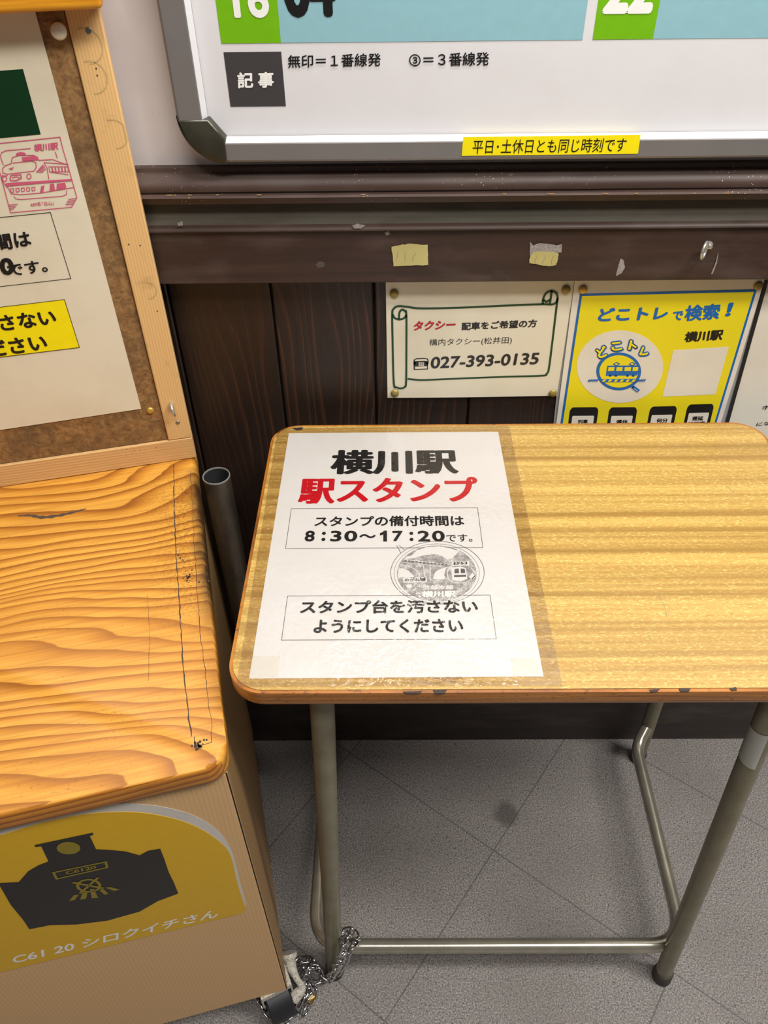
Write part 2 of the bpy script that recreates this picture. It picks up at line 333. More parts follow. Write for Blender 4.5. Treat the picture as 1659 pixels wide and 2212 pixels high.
def film():
    m = bpy.data.materials.new('clear wrinkled film'); m.use_nodes = True; nt = m.node_tree; nt.nodes.clear()
    out = nt.nodes.new('ShaderNodeOutputMaterial'); tr = nt.nodes.new('ShaderNodeBsdfTransparent'); gl = nt.nodes.new('ShaderNodeBsdfGlossy')
    mx = nt.nodes.new('ShaderNodeMixShader'); fr = nt.nodes.new('ShaderNodeLayerWeight'); fr.inputs[0].default_value = 0.5
    pw = nt.nodes.new('ShaderNodeMath'); pw.operation = 'POWER'; pw.inputs[1].default_value = 4.0
    ma = nt.nodes.new('ShaderNodeMath'); ma.operation = 'MULTIPLY_ADD'; ma.inputs[1].default_value = 0.8; ma.inputs[2].default_value = 0.05
    tr.inputs[0].default_value = (0.94, 0.925, 0.915, 1); gl.inputs['Roughness'].default_value = 0.05
    tc = nt.nodes.new('ShaderNodeTexCoord'); mp = nt.nodes.new('ShaderNodeMapping'); mp.inputs['Scale'].default_value = (150, 130, 1); mp.inputs['Rotation'].default_value = (0, 0, 0.25)
    nz = nt.nodes.new('ShaderNodeTexNoise'); nz.inputs['Scale'].default_value = 1.0; nz.inputs['Detail'].default_value = 3
    nz2 = nt.nodes.new('ShaderNodeTexNoise'); nz2.inputs['Scale'].default_value = 9.0; nz2.inputs['Detail'].default_value = 2
    ml = nt.nodes.new('ShaderNodeMath'); ml.operation = 'MULTIPLY'
    cr = nt.nodes.new('ShaderNodeValToRGB'); cr.color_ramp.elements[0].position = 0.3; cr.color_ramp.elements[1].position = 0.5
    bp = nt.nodes.new('ShaderNodeBump'); bp.inputs['Strength'].default_value = 1.0; bp.inputs['Distance'].default_value = 0.0085
    L = nt.links.new
    L(tc.outputs['Object'], mp.inputs[0]); L(mp.outputs[0], nz.inputs['Vector']); L(tc.outputs['Object'], nz2.inputs['Vector'])
    
    # the film is wrinkled most in one patch towards the front edge, nearly flat elsewhere
    sp = nt.nodes.new('ShaderNodeVectorMath'); sp.operation = 'DISTANCE'; sp.inputs[1].default_value = (0.035, 0.435, 0)
    L(tc.outputs['Object'], sp.inputs[0])
    rm = nt.nodes.new('ShaderNodeMapRange'); rm.inputs['From Min'].default_value = 0.03; rm.inputs['From Max'].default_value = 0.10
    rm.inputs['To Min'].default_value = 1.0; rm.inputs['To Max'].default_value = 0.10; L(sp.outputs['Value'], rm.inputs['Value'])
    m2 = nt.nodes.new('ShaderNodeMath'); m2.operation = 'MULTIPLY'
    L(nz2.outputs['Fac'], cr.inputs[0]); L(nz.outputs['Fac'], ml.inputs[0]); L(cr.outputs[0], m2.inputs[0]); L(rm.outputs[0], m2.inputs[1]); L(m2.outputs[0], ml.inputs[1]); L(ml.outputs[0], bp.inputs['Height'])
    L(bp.outputs[0], gl.inputs['Normal']); L(fr.outputs['Facing'], pw.inputs[0]); L(pw.outputs[0], ma.inputs[0]); L(ma.outputs[0], mx.inputs[0]); L(tr.outputs[0], mx.inputs[1]); L(gl.outputs[0], mx.inputs[2]); L(mx.outputs[0], out.inputs[0])
    return m
M['film'] = film()

# ------------------------------------------------------------------ objects and mesh helpers
def tag(o, label=None, cat=None, group=None, kind=None):
    if label: o['label'] = label
    if cat: o['category'] = cat
    if group: o['group'] = group
    if kind: o['kind'] = kind
    return o
def thing(name, label, cat, matrix=None, group=None):
    o = bpy.data.objects.new(name, None); COL.objects.link(o); o.empty_display_size = 0.05
    if matrix is not None: o.matrix_world = matrix
    return tag(o, label, cat, group)
def obj(name, bm, mats, parent=None, matrix=None, smooth=None):
    me = bpy.data.meshes.new(name)
    bmesh.ops.recalc_face_normals(bm, faces=bm.faces)
    bm.to_mesh(me); bm.free()
    for m in (mats if isinstance(mats, (list, tuple)) else [mats]): me.materials.append(M[m] if isinstance(m, str) else m)
    if smooth is not None:
        for p in me.polygons: p.use_smooth = True
        me.set_sharp_from_angle(angle=math.radians(smooth))
    o = bpy.data.objects.new(name, me); COL.objects.link(o)
    if parent: o.parent = parent
    if matrix is not None: o.matrix_local = matrix
    return o
def struct(name, bm, mats, smooth=None):
    return tag(obj(name, bm, mats, smooth=smooth), kind='structure')
def add_box(bm, x0, x1, y0, y1, z0, z1, bev=0.0, seg=2, mi=0):
    r = bmesh.ops.create_cube(bm, size=1.0); vs = r['verts']
    for v in vs: v.co = Vector((x0 if v.co.x < 0 else x1, y0 if v.co.y < 0 else y1, z0 if v.co.z < 0 else z1))
    fs = set(f for v in vs for f in v.link_faces)
    for f in fs: f.material_index = mi
    if bev > 0:
        es = list(set(e for v in vs for e in v.link_edges))
        bmesh.ops.bevel(bm, geom=es, offset=bev, segments=seg, profile=0.5, affect='EDGES')
    return bm
def box(*a, **k): return add_box(bmesh.new(), *a, **k)
def add_slab(bm, pts, z0, z1, bev_top=0.0, bev_bot=0.0, seg=4, mi_side=0, mi_top=0):
    n = len(pts)
    lo = [bm.verts.new((p[0], p[1], z0)) for p in pts]; hi = [bm.verts.new((p[0], p[1], z1)) for p in pts]
    ft = bm.faces.new(hi); fb = bm.faces.new(lo[::-1]); ft.material_index = mi_top; fb.material_index = mi_side
    for i in range(n):
        f = bm.faces.new((lo[i], lo[(i+1) % n], hi[(i+1) % n], hi[i])); f.material_index = mi_side
    if bev_top > 0: bmesh.ops.bevel(bm, geom=list(ft.edges), offset=bev_top, segments=seg, profile=0.5, affect='EDGES')
    if bev_bot > 0:
        bm.faces.ensure_lookup_table()
        fb = min((f for f in bm.faces if len(f.verts) > 5), key=lambda f: f.calc_center_median().z)
        bmesh.ops.bevel(bm, geom=list(fb.edges), offset=bev_bot, segments=seg, profile=0.5, affect='EDGES')
    return bm
def slab(*a, **k): return add_slab(bmesh.new(), *a, **k)
def rrect(x0, x1, y0, y1, r, seg=8):
    out = []
    for cx, cy, a0 in ((x1-r, y0+r, -PI/2), (x1-r, y1-r, 0), (x0+r, y1-r, PI/2), (x0+r, y0+r, PI)):
        for i in range(seg+1):
            a = a0 + PI/2*i/seg; out.append((cx+r*math.cos(a), cy+r*math.sin(a)))
    return out
def clean(pts, eps=1e-6):
    out = []
    for p in pts:
        if not out or (Vector(p)-Vector(out[-1])).length > eps: out.append(p)
    if len(out) > 2 and (Vector(out[0])-Vector(out[-1])).length < eps: out.pop()
    return out
def sheet(pts, h0, h1):
    """a thin plate from an outline (any simple polygon) with its real thickness"""
    bm = bmesh.new(); pts = clean(pts); n = len(pts)
    hi = [bm.verts.new((p[0], p[1], h1)) for p in pts]; lo = [bm.verts.new((p[0], p[1], h0)) for p in pts]
    a = bm.faces.new(hi); b = bm.faces.new(lo[::-1])
    for i in range(n): bm.faces.new((lo[i], lo[(i+1) % n], hi[(i+1) % n], hi[i]))
    bmesh.ops.triangulate(bm, faces=[a, b]); return bm
T_INK = 0.00012
def patch(name, pts, h, mat, parent): return obj(name, sheet(pts, h-T_INK, h), mat, parent)
def add_stroke(bm, pts, w, h, closed=False):
    P = [Vector((p[0], p[1])) for p in pts]; n = len(P); L, Rr = [], []
    for i in range(n):
        if closed: a, b = P[i-1], P[(i+1) % n]
        else: a, b = P[max(0, i-1)], P[min(n-1, i+1)]
        d1 = (P[i]-a); d2 = (b-P[i])
        d1 = d1.normalized() if d1.length > 1e-9 else d2.normalized(); d2 = d2.normalized() if d2.length > 1e-9 else d1
        t = (d1+d2); t = t.normalized() if t.length > 1e-6 else d1
        nn = Vector((-t.y, t.x)); k = 1.0/max(0.5, nn.dot(Vector((-d1.y, d1.x))))
        ww = w[i] if isinstance(w, (list, tuple)) else w
        L.append(bm.verts.new((*(P[i]+nn*ww*k/2), h))); Rr.append(bm.verts.new((*(P[i]-nn*ww*k/2), h)))
    for i in range(n if closed else n-1):
        j = (i+1) % n; bm.faces.new((L[i], Rr[i], Rr[j], L[j]))
    return bm
def stroke(name, pts, w, h, mat, parent, closed=False):
    return obj(name, add_stroke(bmesh.new(), pts, w, h, closed), mat, parent)
def smooth_path(pts, sub=6, closed=False):
    V = [Vector(p) for p in pts]; n = len(V); out = []
    rng = range(n if closed else n-1)
    for i in rng:
        p0 = V[i-1] if (closed or i > 0) else V[i]; p1 = V[i]; p2 = V[(i+1) % n]; p3 = V[(i+2) % n] if (closed or i+2 < n) else p2
        for k in range(sub):
            t = k/sub
            out.append(0.5*((2*p1)+(p2-p0)*t+(2*p0-5*p1+4*p2-p3)*t*t+(3*p1-p0-3*p2+p3)*t**3))
    if not closed: out.append(V[-1])
    return out
def fillet(pts, r, seg=8):
    V = [Vector(p) for p in pts]; out = [V[0]]
    for i in range(1, len(V)-1):
        a, b, c = V[i-1], V[i], V[i+1]; d1 = (a-b).normalized(); d2 = (c-b).normalized()
        ang = d1.angle(d2); t = min(r/math.tan(ang/2), (a-b).length*0.48, (c-b).length*0.48)
        p, q = b+d1*t, b+d2*t
        for k in range(seg+1):
            s = k/seg; out.append((1-s)**2*p + 2*s*(1-s)*b + s*s*q)
    out.append(V[-1]); return out
def add_tube(bm, pts, r, n=20, cap=True):
    P = [Vector(p) for p in pts]; rings = []; up = None
    for i, p in enumerate(P):
        t = (P[min(i+1, len(P)-1)]-P[max(i-1, 0)]).normalized()
        if up is None:
            up = Vector((0, 0, 1)) if abs(t.z) < 0.9 else Vector((1, 0, 0))
        up = (up - t*up.dot(t)).normalized(); s = t.cross(up)
        rr = r[i] if isinstance(r, (list, tuple)) else r
        rings.append([bm.verts.new(p+(up*math.cos(2*PI*k/n)+s*math.sin(2*PI*k/n))*rr) for k in range(n)])
    for a, b in zip(rings, rings[1:]):
        for k in range(n): bm.faces.new((a[k], a[(k+1) % n], b[(k+1) % n], b[k]))
    if cap: bm.faces.new(rings[0][::-1]); bm.faces.new(rings[-1])
    return bm
def tube(*a, **k): return add_tube(bmesh.new(), *a, **k)
def add_lathe(bm, prof, n=24, m=None):
    """profile (radius, height) turned about local z"""
    rings = []; m = m or Matrix.Identity(4)
    for r, z in prof:
        if r < 1e-6: rings.append([bm.verts.new(m @ Vector((0, 0, z)))])
        else: rings.append([bm.verts.new(m @ Vector((r*math.cos(2*PI*k/n), r*math.sin(2*PI*k/n), z))) for k in range(n)])
    for a, b in zip(rings, rings[1:]):
        for k in range(n):
            q = [a[k % len(a)], a[(k+1) % len(a)], b[(k+1) % len(b)], b[k % len(b)]]; q = list(dict.fromkeys(q))
            if len(q) > 2: bm.faces.new(q)
    return bm
def lathe(*a, **k): return add_lathe(bmesh.new(), *a, **k)

_glyphs = {}
def glyphs(s):
    if s not in _glyphs:
        c = bpy.data.curves.new('lettering', 'FONT'); c.body = s; c.size = 1.0; c.resolution_u = 4
        o = bpy.data.objects.new('lettering', c); COL.objects.link(o)
        dg = bpy.context.evaluated_depsgraph_get(); me = bpy.data.meshes.new_from_object(o.evaluated_get(dg))
        vs = [(v.co.x, v.co.y) for v in me.vertices]; fs = [tuple(p.vertices) for p in me.polygons]
        bpy.data.objects.remove(o); bpy.data.curves.remove(c); bpy.data.meshes.remove(me)
        x0 = min(v[0] for v in vs); x1 = max(v[0] for v in vs); y0 = min(v[1] for v in vs); y1 = max(v[1] for v in vs)
        _glyphs[s] = (vs, fs, x0, x1, y0, y1)
    return _glyphs[s]
def letter_bm(s, TL, TR, BL, h, bold=0.0, bold_y=None, bm=None, dirs=8):
    """text fitted so that its ink fills the parallelogram TL-TR-BL; bold (in em) thickens the strokes"""
    vs, fs, x0, x1, y0, y1 = glyphs(s); by = bold if bold_y is None else bold_y
    TL, TR, BL = Vector(TL), Vector(TR), Vector(BL); ex = TR-TL; ey = TL-BL
    X0, X1, Y0, Y1 = x0-bold, x1+bold, y0-by, y1+by
    bm = bm or bmesh.new()
    offs = [(0, 0)] + ([(bold*math.cos(2*PI*k/dirs), by*math.sin(2*PI*k/dirs)) for k in range(dirs)] if bold > 0 else [])
    for i, (ox, oy) in enumerate(offs):
        nv = []
        for x, y in vs:
            p = BL + ex*((x+ox-X0)/(X1-X0)) + ey*((y+oy-Y0)/(Y1-Y0)); nv.append(bm.verts.new((p.x, p.y, h+i*2e-6)))
        for f in fs:
            try: bm.faces.new([nv[k] for k in f])
            except ValueError: pass
    return bm
def text(s, TL, TR, BL, h, mat, parent, bold=0.0, bold_y=None, name='lettering'):
    me = letter_bm(s, TL, TR, BL, h, bold, bold_y)
    for f in me.faces:
        if f.normal.z < 0: f.normal_flip()
    m = bpy.data.meshes.new(name); me.to_mesh(m); me.free(); m.materials.append(M[mat])
    o = bpy.data.objects.new(name, m); COL.objects.link(o); o.parent = parent; return o
def text_box(s, P, xl, xr, yt, yb, h, mat, parent, **k):
    ym = (yt+yb)/2; xm = (xl+xr)/2
    u0 = P.uv(xl, ym)[0]; u1 = P.uv(xr, ym)[0]; v1 = P.uv(xm, yt)[1]; v0 = P.uv(xm, yb)[1]
    return text(s, (u0, v1), (u1, v1), (u0, v0), h, mat, parent, **k)
def text_q(s, P, k, TL, TR, BL, h, mat, parent, **kw):
    return text(s, P.uv(*k(*TL)), P.uv(*k(*TR)), P.uv(*k(*BL)), h, mat, parent, **kw)
def dup(root, matrix=None):
    r = root.copy(); COL.objects.link(r)
    if matrix is not None: r.matrix_world = matrix
    for ch in root.children:
        c = ch.copy(); COL.objects.link(c); c.parent = r
        for gch in ch.children:
            d = gch.copy(); COL.objects.link(d); d.parent = c
    return r

# ================================================================== the setting
Y_PLASTER, Y_PLANK, Y_RAIL, Y_BASE = 0.815, 0.825, 0.800, 0.813
XL, XR = -1.3, 1.7
struct('floor', box(XL, XR, -1.6, 0.86, -0.05, 0.0), 'floor')
zc = lambda y, Y: wall_plane(Y).uv(1000, y)[1]
struct('wall_upper', box(XL, XR, Y_PLASTER, 0.86, 1.03, 2.45), 'plaster')
# wainscot of vertical planks with open v-joints
bm = bmesh.new(); pitch = 0.1182; x = -0.0165-pitch*11
xs = []
while x < XR:
    xs.append(x); x += pitch
for a in xs:
    add_box(bm, a+0.0012, a+pitch-0.0012, Y_PLANK, Y_PLANK+0.012, 0.0, 1.04, bev=0.0016, seg=1)
add_box(bm, XL, XR, Y_PLANK+0.009, 0.86, 0.0, 1.035, mi=1)
struct('wall_lower', bm, ['planks', 'groove'])
def extrude_profile(prof, x0, x1):
    """prof: list of (Y, z) around; closed"""
    bm = bmesh.new(); n = len(prof)
    a = [bm.verts.new((x0, p[0], p[1])) for p in prof]; b = [bm.verts.new((x1, p[0], p[1])) for p in prof]
    for i in range(n): bm.faces.new((a[i], a[(i+1) % n], b[(i+1) % n], b[i]))
    fa = bm.faces.new(a); fb = bm.faces.new(b[::-1]); bmesh.ops.triangulate(bm, faces=[fa, fb]); return bm
z_cap0, z_cap1 = zc(357, 0.806), zc(366, 0.805)
z_sl = zc(411, 0.792); z_bead = zc(421, 0.791); z_low = zc(436, 0.798)
cap = [(0.83, z_cap0), (0.8055, z_cap0), (0.8045, z_cap1), (0.801, z_cap1-0.001)]
for i in range(7):
    t = i/6; cap.append((0.800-0.007*t-0.0035*math.sin(t*PI), z_cap1-0.002+(z_sl-z_cap1+0.002)*t))
cap += [(0.7945, z_sl-0.0005), (0.7945, z_sl-0.0022), (0.7905, z_sl-0.003), (0.7895, z_sl-0.005), (0.791, z_bead), (0.7945, z_bead-0.0006), (0.7975, z_low), (0.83, z_low)]
trim1 = struct('trim_1', extrude_profile(cap, XL, XR), 'rail', smooth=40)
z_ch = zc(482, 0.80)
struct('trim_2', extrude_profile([(0.83, z_low+0.001), (0.811, z_low+0.001), (0.810, z_low-0.006), (0.805, z_ch+0.005), (0.803, z_ch-0.003), (0.83, z_ch-0.003)], XL, XR), 'channel', smooth=50)
z_lip = zc(494, 0.797); z_bot = zc(610, Y_RAIL)
rail = [(0.83, z_ch-0.001), (0.803, z_ch-0.001)]
for i in range(7):
    a = PI/2*i/6; rail.append((0.803-0.007*math.sin(a), z_ch-0.001-(z_ch-z_lip)*(1-math.cos(a))))
rail += [(0.797, z_lip-0.0015), (Y_RAIL, z_lip-0.003), (Y_RAIL, z_bot+0.0015), (Y_RAIL+0.0015, z_bot), (0.83, z_bot)]
trim3 = struct('trim_3', extrude_profile(rail, XL, XR), 'board', smooth=40)
struct('baseboard_back', box(XL, XR, Y_BASE, 0.83, 0.0, 0.145, bev=0.002, seg=1), 'skirting')
# pale paint smears and dust marks stuck on the rails
PR = wall_plane(Y_RAIL-0.0003)
def smear(pts, P, mat='smear', parent=trim3, name='paint_smear'):
    q = [P.hit(*p) for p in pts]; bm = bmesh.new()
    vs = [bm.verts.new(p) for p in q]; f = bm.faces.new(vs); bmesh.ops.triangulate(bm, faces=[f]); return obj(name, bm, mat, parent)
smear([(1336, 572), (1341, 558), (1347, 562), (1350, 578), (1343, 590), (1330, 597)], PR)
smear([(1063, 590), (1072, 580), (1086, 584), (1094, 604), (1060, 606)], PR, 'dark_edge')
smear([(682, 571), (690, 564), (701, 567), (700, 577), (686, 579)], PR, 'channel')
smear([(761, 487), (772, 483), (789, 487), (780, 494), (765, 494)], wall_plane(0.7955))
smear([(831, 502), (840, 499), (842, 506), (834, 509)], PR)
smear([(384, 481), (394, 478), (395, 487), (385, 488)], wall_plane(0.7955))
smear([(1536, 592), (1546, 566), (1551, 546), (1552, 546), (1549, 567), (1539, 593)], PR, 'smear')
for x, w in ((366, 8), (378, 3), (410, 5), (470, 4), (560, 6), (785, 6), (1090, 5), (1190, 9), (1309, 8), (1375, 5), (1500, 4), (1570, 10)):
    yy = 420.5-0.0035*(x-600); smear([(x-w, yy-0.8), (x+w, yy-1.2), (x+w*0.4, yy+1.4), (x-w*0.7, yy+0.9)], wall_plane(0.7888), 'bare_wood', trim1, 'chipped_edge')
for x, y, w in ((958, 432, 6), (1045, 433, 5), (1075, 432, 4), (1410, 428, 4), (1530, 427, 5)):
    smear([(x-w, y-0.6), (x+w, y-1.2), (x+w*0.5, y+1.2), (x-w*0.6, y+1.0)], wall_plane(0.7972), 'bare_wood', trim1, 'chipped_edge')

# ================================================================== timetable board on the upper wall
PF = wall_plane(0.785); PP = wall_plane(0.7965)
tb = thing('timetable_board', 'large white framed timetable board with green and blue rows above dark rail', 'notice board', wall_plane(0.7965).m)
h_ = 0.7965
xo = PF.uv(385, 262)[0]; z_b = PF.uv(900, 349.5)[1]; xi = PP.uv(452, 285)[0]; zi = PP.uv(900, 283)[1]
xo = PF.uv(366, 175)[0]
Xr, Zt = 1.02, 1.72
obj('panel', box(xi-0.004, Xr, zi-0.004, Zt, -0.012, 0.0), 'white_panel', tb)
fw, fr_h = 0.0215, 0.0115
def rail_prof(bm, a, b, inward, mi0=0, mi1=1, fw=0.0215):
    """one frame rail from a to b (uv, outer edge); inward is the unit uv direction to the panel"""
    A, B, I = Vector(a), Vector(b), Vector(inward)
    prof = [(0.0, -0.0155), (0.0, fr_h-0.004), (0.0012, fr_h-0.001), (0.003, fr_h), (fw-0.004, fr_h), (fw-0.003, fr_h-0.0005), (fw+0.0005, 0.0015), (fw+0.0005, -0.0155)]
    va = [bm.verts.new((*(A+I*p[0]), p[1])) for p in prof]; vb = [bm.verts.new((*(B+I*p[0]), p[1])) for p in prof]
    for i in range(len(prof)):
        j = (i+1) % len(prof); f = bm.faces.new((va[i], va[j], vb[j], vb[i])); f.material_index = mi1 if i == 5 else mi0
    bm.faces.new(va[::-1]); bm.faces.new(vb); return bm
cr = 0.043
obj('frame_rail', rail_prof(bmesh.new(), (xo+cr, z_b), (Xr, z_b), (0, 1)), ['alu', 'alu_lip'], tb)
obj('frame_rail', rail_prof(bmesh.new(), (xo+cr, Zt), (Xr, Zt), (0, -1)), ['alu', 'alu_lip'], tb)
obj('frame_rail', rail_prof(bmesh.new(), (xo, z_b+cr-0.004), (xo, Zt-cr), (1, 0), fw=0.0275), ['alu', 'alu_lip'], tb)
obj('frame_rail', rail_prof(bmesh.new(), (Xr, z_b+cr), (Xr, Zt-cr), (-1, 0)), ['alu', 'alu_lip'], tb)
cap_pts = [(xo+cr+0.0005, z_b-0.0004)] + [(xo+cr-cr*math.sin(a), z_b-0.0004+cr-cr*math.cos(a)) for a in [PI/2*i/12 for i in range(1, 13)]] + [(xo, z_b+cr-0.0035), (xo+0.030, z_b+cr-0.0035), (xo+cr+0.0005, z_b+fw+0.001)]
def domed(pts, z0, z1, rim=0.0035):
    """plate whose top edge is rounded by stepping inwards"""
    c = sum((Vector(p) for p in pts), Vector((0, 0)))/len(pts); bm = bmesh.new(); n = len(pts); rows = []
    for k, zz in ((0.0, z0), (0.0, z1-rim), (0.25, z1-rim*0.35), (0.6, z1-rim*0.1), (1.0, z1)):
        rows.append([bm.verts.new((*(Vector(p)+(c-Vector(p)).normalized()*rim*k), zz)) for p in pts])
    for a, b in zip(rows, rows[1:]):
        for i in range(n): bm.faces.new((a[i], a[(i+1) % n], b[(i+1) % n], b[i]))
    bm.faces.new(rows[0][::-1]); bm.faces.new(rows[-1]); return bm
tag(obj('corner_cap', domed(cap_pts, -0.0155, fr_h+0.0008, 0.0024), 'cap', tb, smooth=50), 'dark glossy plastic corner cap')
cap2 = [(p[0], Zt+z_b-p[1]) for p in cap_pts][::-1]
obj('corner_cap', domed(cap2, -0.0155, fr_h+0.0012), 'cap', tb, smooth=50)
zr = PP.uv(900, 89.5)[1]; row = 0.060
gx0, gx1, bx1 = PP.uv(478, 93)[0], PP.uv(607, 92)[0], PP.uv(1258, 85)[0]
hx0, hx1 = PP.uv(1280, 85)[0], PP.uv(1410, 84)[0]
def rect(x0, x1, y0, y1): return [(x0, y0), (x1, y0), (x1, y1), (x0, y1)]
e = 0.0003
patch('hour_block', rect(gx0, gx1, zr, zr+row), e, 'leaf', tb); patch('departure_strip', rect(gx1, bx1, zr, zr+row), e, 'sky', tb)
patch('hour_block', rect(hx0, hx1, zr, zr+row), e, 'leaf', tb); patch('departure_strip', rect(hx1, hx1+0.268, zr, zr+row), e, 'sky', tb)
k3 = lambda x, y: (330+x/2.127, y/2.127)
k4 = lambda x, y: (900+x/2.186, y/2.186)
def digits(s, k, xl, xr, yb, hgt, mat, bold):
    a = PP.uv(*k(xl, yb)); b = PP.uv(*k(xr, yb)); text(s, (a[0], a[1]+hgt), (b[0], a[1]+hgt), (a[0], a[1]), 2*e, mat, tb, bold=bold)
digits('16', k3, 376, 540, 84, 0.030, 'white_ink', 0.03)
digits('04', k3, 608, 846, 82, 0.040, 'black', 0.045)
digits('22', k4, 872, 1108, 66, 0.036, 'white_ink', 0.045)
q = PP.uvs([k3(322, 240), k3(592, 234), k3(614, 488), k3(354, 490)])
patch('note_block', rect(gx0+0.001, gx1-0.0005, q[3][1], q[0][1]), e, 'slate', tb)
text_q('記 事', PP, k3, (388, 332), (556, 328), (390, 406), 2*e, 'white_ink', tb, bold=0.032)
text_q('無印＝１番線発', PP, k3, (620, 252), (1049, 243), (622, 312), 2*e, 'black', tb, bold=0.014)
text_q('③＝３番線発', PP, k3, (1177, 244), (1546, 238), (1179, 306), 2*e, 'black', tb, bold=0.014)
# yellow strip label stuck on the frame's bottom rail
PS = wall_plane(h_-fr_h-0.0004)
st = thing('strip_label', 'yellow strip label with black writing on the timetable frame', 'label', PS.m)
obj('sheet', sheet(PS.uvs([k4(213, 736), k4(1045, 726), k4(1058, 637), k4(220, 647)]), -0.0003, 0.0), 'label_yellow', st)
text_q('平日･土休日とも同じ時刻です', PS, k4, (268, 660), (996, 650), (262, 727), 0.0002, 'black', st, bold=0.004)

# ================================================================== sheets pinned below the rail
PT = wall_plane(0.8205)
def curl_sheet(P, quad, h0, nx=16, ny=12, fn=lambda s, t: 0.0, th=0.0003):
    """paper as a gently curling grid; quad is TL,TR,BR,BL in uv"""
    TL, TR, BR, BL = [Vector(q) for q in quad]; bm = bmesh.new()
    def grid(dh):
        g_ = []
        for j in range(ny+1):
            t = j/ny; g_.append([bm.verts.new((*((TL.lerp(TR, i/nx)).lerp(BL.lerp(BR, i/nx), t)), h0+fn(i/nx, t)+dh)) for i in range(nx+1)])
        return g_
    a = grid(0.0); b = grid(-th)
    for j in range(ny):
        for i in range(nx):
            bm.faces.new((a[j][i], a[j+1][i], a[j+1][i+1], a[j][i+1])); bm.faces.new((b[j][i+1], b[j+1][i+1], b[j+1][i], b[j][i]))
    ring = lambda g_: [g_[0][i] for i in range(nx+1)]+[g_[j][nx] for j in range(1, ny+1)]+[g_[ny][i] for i in range(nx-1, -1, -1)]+[g_[j][0] for j in range(ny-1, 0, -1)]
    ra, rb = ring(a), ring(b)
    for i in range(len(ra)):
        j = (i+1) % len(ra); bm.faces.new((ra[i], ra[j], rb[j], rb[i]))
    return bm
tx = thing('taxi_notice', 'cream taxi notice with green scroll border pinned to the dark planks', 'notice', PT.m)
kt = lambda x, y: (800+x/3.607, 590+y/3.607)
quad = PT.uvs([kt(120, 92), kt(1590, 70), kt(1452, 958), kt(134, 975)])
quad[0] = (quad[0][0], quad[0][1]+0.006); quad[1] = (quad[1][0], quad[1][1]+0.006)
bulge = lambda s, t: -0.0016*(1-math.sin(PI*s))*abs(2*t-1)**2*0.6
obj('sheet', curl_sheet(PT, quad, 0.0, fn=bulge), 'cream', tx, smooth=60)
w = 0.0024
def tstroke(pts, wd=w, mat='green_line', sub=6): stroke('scroll_border', smooth_path([(*PT.uv(*kt(*p)), 0) for p in pts], sub), wd, 0.0003, mat, tx)
tstroke([(1345, 240), (1345, 205), (1368, 158), (1410, 140), (1448, 155), (1459, 192), (1447, 228), (1412, 243), (1340, 241), (1100, 250), (700, 268), (400, 274), (290, 262), (215, 257), (180, 280), (171, 320), (173, 500), (183, 850), (205, 888), (240, 897), (268, 885), (279, 850), (281, 600), (281, 330), (270, 295), (248, 284), (230, 300), (224, 330), (224, 356)])
tstroke([(176, 322), (190, 348), (224, 360), (262, 350), (281, 325)])
tstroke([(1413, 132), (1406, 190), (1398, 240)])
tstroke([(1348, 205), (1372, 222), (1398, 206)])
tstroke([(1459, 192), (1443, 330), (1415, 560), (1391, 745), (1374, 782), (1332, 798), (1000, 808), (600, 824), (400, 832), (290, 822)])
text_q('タクシー', PT, kt, (345, 374), (674, 362), (330, 448), 0.0003, 'taxi_red', tx, bold=0.045)
text_q('配車をご希望の方', PT, kt, (713, 384), (1303, 358), (710, 446), 0.0003, 'taxi_black', tx, bold=0.034)
text_q('構内タクシー(松井田)', PT, kt, (460, 514), (1106, 494), (458, 574), 0.0003, 'taxi_black', tx, bold=0.0)
text_q('027-393-0135', PT, kt, (476, 652), (1324, 617), (466, 744), 0.0003, 'taxi_black', tx, bold=0.026)
# telephone sign
def tpoly(pts, mat, h): patch('telephone_sign', [PT.uv(*kt(*p)) for p in pts], h, mat, tx)
tpoly([(336, 690), (340, 672), (360, 662), (430, 660), (450, 668), (455, 690), (440, 695), (428, 690), (432, 700), (448, 722), (450, 748), (338, 752), (338, 722), (356, 700), (362, 690), (350, 698)], 'taxi_black', 0.0003)
tpoly([(346, 684), (352, 672), (436, 668), (446, 684), (420, 682), (368, 684)], 'cream', 0.00045)
tpoly([(348, 728), (440, 724), (442, 742), (348, 745)], 'cream', 0.00045)
for i in range(3):
    for j in range(3): tpoly([(376+i*15, 694+j*10), (387+i*15, 694+j*10), (387+i*15, 701+j*10), (376+i*15, 701+j*10)], 'cream', 0.00045)

PY = wall_plane(0.8195)
ys = thing('search_poster', 'yellow poster with blue border, round train logo and phone pictures on the planks', 'poster', PY.m)
ky = lambda x, y: (1200+x/3.614, 590+y/3.614)
def extend(P, k, TL, TR, BL, BR, length):
    a, b, c, d = P.uv(*k(*TL)), P.uv(*k(*TR)), P.uv(*k(*BL)), P.uv(*k(*BR))
    a, b, c, d = map(Vector, (a, b, c, d))
    return [a, b, b+(d-b).normalized()*length, a+(c-a).normalized()*length]
obj('sheet', sheet([tuple(p) for p in extend(PY, ky, (152, 50), (1640, 28), (5, 1180), (1290, 1170), 0.300)], -0.0004, 0.0), 'poster_white', ys)
yb = extend(PY, ky, (190, 160), (1572, 126), (38, 1178), (1256, 1168), 0.272)
patch('blue_border', [tuple(p) for p in yb], 0.0003, 'blue', ys)
ctr = sum((p for p in yb), Vector((0, 0)))/4
ins = 0.0028
def inset(q, d):
    out = []
    for i in range(4):
        p, a, b = q[i], q[i-1], q[(i+1) % 4]; out.append(p+(a-p).normalized()*d+(b-p).normalized()*d)
    return out
